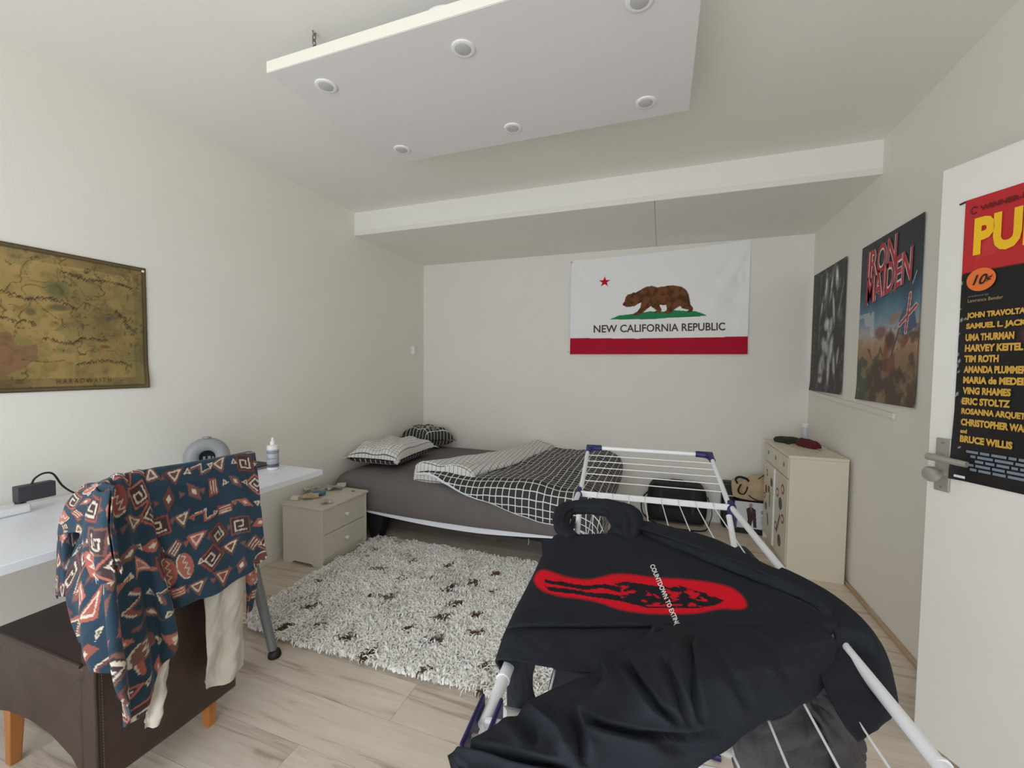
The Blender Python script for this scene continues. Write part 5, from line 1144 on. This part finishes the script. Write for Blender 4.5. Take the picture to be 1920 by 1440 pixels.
dd = np.stack([(C2[..., 0]-960)/CF, -(C2[..., 1]-720)/CF], -1)
D3 = dd[..., :1]*CR+dd[..., 1:]*CU+CFW; PT = O3+D3*((bz-CH)/D3[..., 2])[..., None]
cl_ = cloth_cols(bz.shape, 1)
# chest print: a red glow with dark streaks, in the flat coordinates of the front panel
U_, V_ = C2[..., 0], C2[..., 1]
pc = Cv.__new__(Cv); pc.X, pc.Y = U_, V_; pc.a = cl_; pc.b = None
out = np.array([(1018, 1072), (1035, 1076), (1062, 1085), (1100, 1090), (1125, 1086), (1150, 1080), (1180, 1080), (1225, 1086), (1290, 1090), (1340, 1097), (1372, 1106), (1392, 1122), (1398, 1138), (1385, 1143), (1350, 1142), (1310, 1150), (1270, 1152), (1215, 1151), (1165, 1144), (1130, 1132), (1095, 1124), (1050, 1118), (1018, 1108), (1004, 1092), (1008, 1078)], float)
oc = crc(out, 100)
ds = np.full(U_.shape, 99.0)
for i in range(len(oc)):
    (xa, ya), (xb, yb) = oc[i], oc[(i+1) % len(oc)]; vx, vy = xb-xa, yb-ya
    t = np.clip(((U_-xa)*vx+(V_-ya)*vy)/(vx*vx+vy*vy+1e-9), 0, 1); ds = np.minimum(ds, np.hypot(U_-xa-t*vx, (V_-ya-t*vy)))
ins = pc.inside(list(map(tuple, oc))); sdist = np.where(ins, ds, -ds)
pc.put(np.clip((sdist+4.0)/5.5, 0, 1), (214, 28, 44))
wob = 5*(fbm(U_/22, V_/9, 17, 3)-0.5); Vw = V_+wob*0.6
def blob(P, al=1.0): pc.put(pc.inside(P, U_, Vw), (38, 36, 42), al)
blob([(1020, 1088), (1060, 1094), (1100, 1100), (1135, 1096), (1170, 1104), (1200, 1108), (1200, 1116), (1160, 1112), (1130, 1104), (1095, 1108), (1060, 1102), (1022, 1094)])
blob([(1022, 1100), (1065, 1106), (1100, 1112), (1135, 1114), (1180, 1122), (1200, 1132), (1170, 1130), (1130, 1124), (1095, 1118), (1060, 1114), (1028, 1108)])
blob([(1150, 1096), (1175, 1092), (1230, 1100), (1275, 1100), (1300, 1108), (1330, 1116), (1358, 1128), (1345, 1136), (1310, 1142), (1270, 1142), (1215, 1142), (1170, 1130), (1160, 1120), (1190, 1112)])
inner = pc.inside([(1165, 1100), (1260, 1098), (1350, 1120), (1330, 1138), (1220, 1142), (1165, 1128)])
st_ = fbm(U_/16+V_/14, V_/7-U_/30, 29, 3); pc.put(inner & (st_ > 0.60), (206, 30, 46)); 
pc.put(pc.inside([(1208, 1136), (1280, 1135), (1276, 1138), (1215, 1139)]), (206, 30, 46))
cl_ = pc.a
link('body', gridmesh('body', PT, cl_), M['hood'], hd_, solid=0.004)
T0, T1 = np.array([1221, 1059.0]), np.array([1269, 1171.0]); td = (T1-T0); tu = np.array([td[1], -td[0]])/np.linalg.norm(td)*12.0
def htext(u, v):
    q = T0-tu*0.5+td*u+tu*v; i = np.argmin((U_-q[0])**2+(V_-q[1])**2); z = bz.ravel()[i]; return PZ(q[0], q[1], z+0.0035)
letter('COUNTDOWN TO EXTIN(', htext, M['inkwhite'], hd_, 'chest_lettering', 0.03)
def crease(Q_, lines):
    d3 = Q_-O3; dep = d3@CFW; X_ = 960+CF*(d3@CR)/dep; Y_ = 720-CF*(d3@CU)/dep; out = np.zeros(X_.shape)
    for P_, w_, amp in lines:
        d = np.full(X_.shape, 999.0); sg = np.zeros(X_.shape); tt = np.zeros(X_.shape); n_ = len(P_)-1
        for i, ((xa, ya), (xb, yb)) in enumerate(zip(P_[:-1], P_[1:])):
            vx, vy = xb-xa, yb-ya; t = np.clip(((X_-xa)*vx+(Y_-ya)*vy)/(vx*vx+vy*vy), 0, 1); e = np.hypot(X_-xa-t*vx, Y_-ya-t*vy); k = e < d
            d = np.where(k, e, d); sg = np.where(k, np.sign(vx*(Y_-ya)-vy*(X_-xa)), sg); tt = np.where(k, (i+t)/n_, tt)
        fade = np.clip(np.minimum(tt+0.15, 1.1-tt)*4, 0, 1)
        out += fade*amp*(-np.exp(-(d/w_)**2) + 1.1*np.where(sg > 0, 1, 0.45)*(d/(1.6*w_))*np.exp(-(d/(1.6*w_))**2))
    return out
def loft(nm, secs, nlen, nring, wr, seed, mat_=None, parent=None, cap=True, col=BLK, lines=None):
    """secs: list of rings; each ring is a list of points round the cross section"""
    R = np.array([crc(np.array(s), nring) for s in secs]); Q_ = cr1(R, np.linspace(0, len(secs)-1, nlen))      # (nlen, nring, 3)
    u = np.linspace(0, 1, nlen)[:, None]*np.ones((1, nring)); v = np.linspace(0, 2*PI, nring, endpoint=False)[None, :]*np.ones((nlen, 1))
    cen = Q_.mean(1, keepdims=True); nrm = Q_-cen; nrm /= np.linalg.norm(nrm, axis=2, keepdims=True)+1e-9
    Q_ = Q_ + nrm*wr(u, v)[..., None]
    if lines: Q_ = Q_ + nrm*(1.35*crease(Q_, lines)*np.clip((Q_[..., 2]-cen[..., 2])*60+0.5, 0, 1))[..., None]
    P_ = np.concatenate([Q_, Q_[:, :1]], 1)
    if cap: P_ = np.concatenate([P_[:1].mean(1, keepdims=True)*np.ones_like(P_[:1]), P_, P_[-1:].mean(1, keepdims=True)*np.ones_like(P_[:1])])
    return link(nm, gridmesh(nm, P_, np.ones(P_.shape)*col), mat_ or M['hood'], parent or hd_)
def sec(U, Mm, Lw, under):
    """upper edge, crest, lower edge and the underside heights, from photo points with heights"""
    a, m, b = PZ(*U), PZ(*Mm), PZ(*Lw); am = (a+m)/2; bm = (b+m)/2; am[2] = (a[2]+2.2*m[2])/3.2; bm[2] = (b[2]+2.2*m[2])/3.2
    um = (a+b)/2; um[2] = under; ua = a*0.75+b*0.25; ua[2] = under+0.004; ub = a*0.25+b*0.75; ub[2] = under+0.004
    return [a, am, m, bm, b, ub, um, ua]
near_secs = [sec((1510, 1160, .872), (1552, 1186, .878), (1566, 1212, .864), .858), sec((1400, 1174, .876), (1440, 1222, .896), (1540, 1284, .858), .858), sec((1310, 1172, .880), (1360, 1240, .915), (1492, 1322, .858), .858),
             sec((1232, 1180, .888), (1290, 1262, .932), (1420, 1372, .860), .858), sec((1130, 1248, .886), (1210, 1318, .935), (1330, 1432, .860), .858), sec((1010, 1314, .884), (1100, 1384, .930), (1210, 1500, .858), .856), sec((900, 1374, .880), (985, 1440, .922), (1090, 1570, .856), .852), sec((842, 1422, .862), (890, 1486, .896), (960, 1610, .842), .835)]
def sleeve_wr(u, v):
    return 0.009*(fbm(u*7, np.sin(v)*1.5+3, 91, 3)-0.5)*2
CREASES = [([(1288, 1182), (1291, 1230), (1299, 1290), (1312, 1345)], 9, 0.013), ([(1170, 1240), (1195, 1275), (1232, 1325), (1266, 1350)], 8, 0.013), ([(1242, 1236), (1266, 1290), (1290, 1352)], 9, 0.010),
           ([(1104, 1350), (1140, 1364), (1200, 1378), (1290, 1384), (1350, 1372)], 8, 0.014), ([(1074, 1338), (1086, 1388), (1096, 1424)], 12, 0.012), ([(1136, 1246), (1152, 1276), (1120, 1312), (1078, 1348)], 14, -0.010),
           ([(868, 1394), (960, 1420), (1070, 1442)], 8, 0.014), ([(1302, 1186), (1340, 1224), (1385, 1280), (1405, 1330)], 12, 0.008), ([(960, 1332), (985, 1362), (1000, 1392)], 14, 0.008), ([(1000, 1330), (1050, 1372), (1060, 1410)], 16, -0.008),
           ([(1400, 1182), (1450, 1225), (1480, 1275)], 14, 0.006), ([(1230, 1390), (1270, 1402), (1330, 1400)], 14, 0.008), ([(850, 1424), (868, 1440), (872, 1460)], 6, 0.006)]
loft('sleeve', near_secs, 320, 120, sleeve_wr, 1, lines=CREASES)
up_secs = [sec((1186, 972, .880), (1192, 988, .902), (1204, 1004, .874), .866), sec((1262, 988, .874), (1270, 1010, .902), (1285, 1038, .874), .864), sec((1345, 1012, .868), (1355, 1040, .902), (1372, 1072, .876), .864), sec((1432, 1056, .862), (1440, 1074, .898), (1455, 1104, .876), .864),
           sec((1500, 1084, .858), (1508, 1104, .892), (1520, 1134, .878), .862), sec((1570, 1124, .842), (1562, 1146, .878), (1560, 1172, .872), .840)]
loft('sleeve', up_secs, 120, 40, lambda u, v: 0.008*(fbm(u*9, np.sin(v)+2, 95, 3)-0.5)*2, 2)
# the end of that sleeve falls over the right side tube and hangs outside it
def drp(rows, nm, nv, nu, amp, seed, mat_=None, col=BLK, parent=None, sol=0.005):
    q = cr2(np.array([[PZ(*p) for p in r] for r in rows]), nv, nu); u = np.linspace(0, 1, nu)[None, :]*np.ones((nv, 1)); v = np.linspace(0, 1, nv)[:, None]*np.ones((1, nu))
    q = q+gnormals(q)*(amp*(fbm(u*4, v*4, seed, 3)-0.5)*2)[..., None]
    return link(nm, gridmesh(nm, q, np.ones(q.shape)*col), mat_ or M['hood'], parent or hd_, solid=sol)
drp([[(1430, 1100, .874), (1485, 1122, .876), (1530, 1146, .877), (1556, 1168, .876), (1566, 1186, .874), (1568, 1200, .868), (1545, 1204, .864), (1515, 1205, .860)],
     [(1460, 1070, .866), (1525, 1098, .872), (1572, 1126, .874), (1606, 1158, .872), (1624, 1190, .866), (1612, 1226, .838), (1580, 1236, .858), (1520, 1235, .860)],
     [(1470, 1068, .84), (1548, 1108, .85), (1604, 1148, .848), (1644, 1196, .838), (1660, 1240, .826), (1640, 1268, .832), (1586, 1268, .858), (1538, 1262, .868)],
     [(1480, 1080, .80), (1558, 1125, .81), (1616, 1170, .80), (1658, 1230, .79), (1678, 1290, .78), (1664, 1310, .815), (1606, 1318, .852), (1556, 1304, .866)],
     [(1486, 1100, .76), (1556, 1150, .76), (1612, 1200, .74), (1652, 1262, .73), (1680, 1318, .75), (1668, 1338, .80), (1626, 1352, .845), (1582, 1348, .864)],
     [(1490, 1120, .72), (1550, 1175, .72), (1604, 1230, .70), (1646, 1300, .70), (1670, 1340, .74), (1656, 1358, .80), (1636, 1374, .842), (1614, 1386, .862)]], 'sleeve_end', 90, 110, 0.005, 5)
# neck: ribbed hood opening looping round the far left corner
neck = [(1074, 1010, .868, .022), (1057, 996, .872, .024), (1052, 972, .878, .025), (1064, 955, .886, .029), (1092, 950, .892, .031), (1124, 950, .896, .033), (1152, 957, .898, .040), (1172, 971, .896, .047), (1176, 990, .886, .046), (1160, 1008, .872, .034)]
c3 = np.array([PZ(a, b, z) for a, b, z, r in neck]); tt_ = np.linspace(0, len(neck)-1, 110); cpts = cr1(c3, tt_); rad = np.interp(tt_, range(len(neck)), [r for *_, r in neck])
HC = [([(1060, 975), (1068, 958), (1100, 956), (1130, 957), (1142, 966)], 4, 0.010), ([(1150, 948), (1158, 965), (1166, 1000)], 5, 0.008), ([(1172, 955), (1184, 975), (1180, 1000)], 5, 0.007), ([(1046, 990), (1052, 965), (1070, 945)], 5, 0.004)]
nk = MB(); nk.tube(cpts, rad*(1+0.05*np.sin(tt_*3)), 36, flat=0.62)
vv_ = np.array(nk.v); cc_ = np.repeat(cpts, 36, 0); nn_ = vv_-cc_; nn_ /= np.linalg.norm(nn_, axis=1, keepdims=True); nk.v = [tuple(q) for q in vv_+nn_*(crease(vv_[:, None], HC)[:, 0]*(nn_[:, 2] > 0.05)+0.006*(fbm(vv_[:, 0]*40, vv_[:, 1]*40, 7, 3)-0.5))[:, None]]
o = nk.build('hood', M['hood'], hd_, ang=180); setcol(o.data, np.ones((len(o.data.vertices), 3))*BLK)
# hood lining and back panel hanging below the wires at the far left
drp([[(1046, 1000, .862), (1062, 975, .866), (1072, 968, .866)], [(1052, 1016, .80), (1066, 990, .80), (1078, 975, .80)], [(1058, 1040, .74), (1070, 1010, .72), (1076, 985, .72)]], 'hood_lining', 24, 24, 0.004, 6)
drp([[(1150, 968, .880), (1160, 975, .880), (1172, 985, .88)], [(1146, 990, .84), (1158, 1000, .84), (1170, 1008, .84)], [(1143, 1010, .80), (1155, 1016, .80), (1168, 1020, .80)]], 'hood_lining', 24, 24, 0.004, 8)
# back panel of the hoodie hanging inside the left tube, under the hem
drp([[(944, 1238, .860), (975, 1243, .862), (1004, 1246, .862)], [(950, 1275, .80), (978, 1282, .80), (998, 1275, .80)], [(952, 1320, .74), (985, 1330, .74), (1003, 1312, .74)], [(960, 1380, .66), (990, 1390, .66), (1010, 1370, .66)]], 'back_panel', 40, 30, 0.004, 9)
drp([[(1040, 1250, .860), (1075, 1257, .862), (1120, 1262, .862)], [(1032, 1275, .82), (1075, 1285, .82), (1125, 1290, .82)], [(1026, 1310, .76), (1075, 1320, .76), (1125, 1330, .76)]], 'back_panel', 40, 30, 0.004, 10)
# small twisted peak where the sleeve meets the hem
pk = [[PZ(1204, 1206, .872), PZ(1212, 1196, .892), PZ(1226, 1200, .886), PZ(1220, 1212, .870)], [PZ(1216, 1184, .876), PZ(1226, 1176, .898), PZ(1246, 1182, .892), PZ(1238, 1196, .874)], [PZ(1228, 1172, .872), PZ(1242, 1168, .884), PZ(1270, 1178, .886), PZ(1256, 1190, .874)]]
loft('fold', pk, 24, 20, lambda u, v: 0.002*np.sin(v*3+u*6), 4)

# ---- charcoal garment hanging from the wires beside the hoodie, and a grey one further back
CHC = lin((66, 62, 68))
ga = thing('knit_top', 'charcoal knit top hanging through the wires at the near end of the rack', 'garment', (0.2, 0.68, 0.5))
drp([[(1385, 1392, .840), (1440, 1350, .842), (1500, 1310, .844), (1545, 1268, .842)], [(1375, 1420, .80), (1445, 1390, .81), (1520, 1345, .80), (1568, 1300, .79)], [(1378, 1455, .74), (1450, 1430, .76), (1540, 1390, .73), (1598, 1352, .71)], [(1385, 1500, .68), (1465, 1480, .68), (1555, 1440, .66), (1618, 1395, .64)], [(1400, 1560, .60), (1480, 1540, .60), (1560, 1500, .58), (1625, 1440, .57)]], 'body', 90, 90, 0.022, 13, M['charcoal'], CHC, ga, 0.006)
drp([[(1500, 1312, .846), (1530, 1290, .848), (1548, 1268, .846)], [(1530, 1350, .80), (1560, 1325, .80), (1580, 1310, .80)], [(1555, 1400, .72), (1590, 1372, .72), (1606, 1360, .72)], [(1575, 1460, .62), (1610, 1430, .62), (1622, 1410, .62)]], 'sleeve', 50, 40, 0.012, 15, M['charcoal'], CHC, ga, 0.008)
gb = thing('grey_top', 'dark grey top hanging below the far end of the rack', 'garment', (0.2, 1.35, 0.55))
drp([[(1340, 1055, .800), (1365, 1034, .812), (1392, 1024, .815), (1412, 1040, .808), (1428, 1062, .80)], [(1345, 1080, .76), (1370, 1060, .77), (1394, 1050, .775), (1416, 1062, .765), (1434, 1085, .76)], [(1350, 1130, .66), (1375, 1115, .66), (1398, 1110, .66), (1420, 1118, .66), (1440, 1135, .66)]], 'body', 40, 50, 0.008, 17, M['charcoal'], CHC, gb, 0.006)
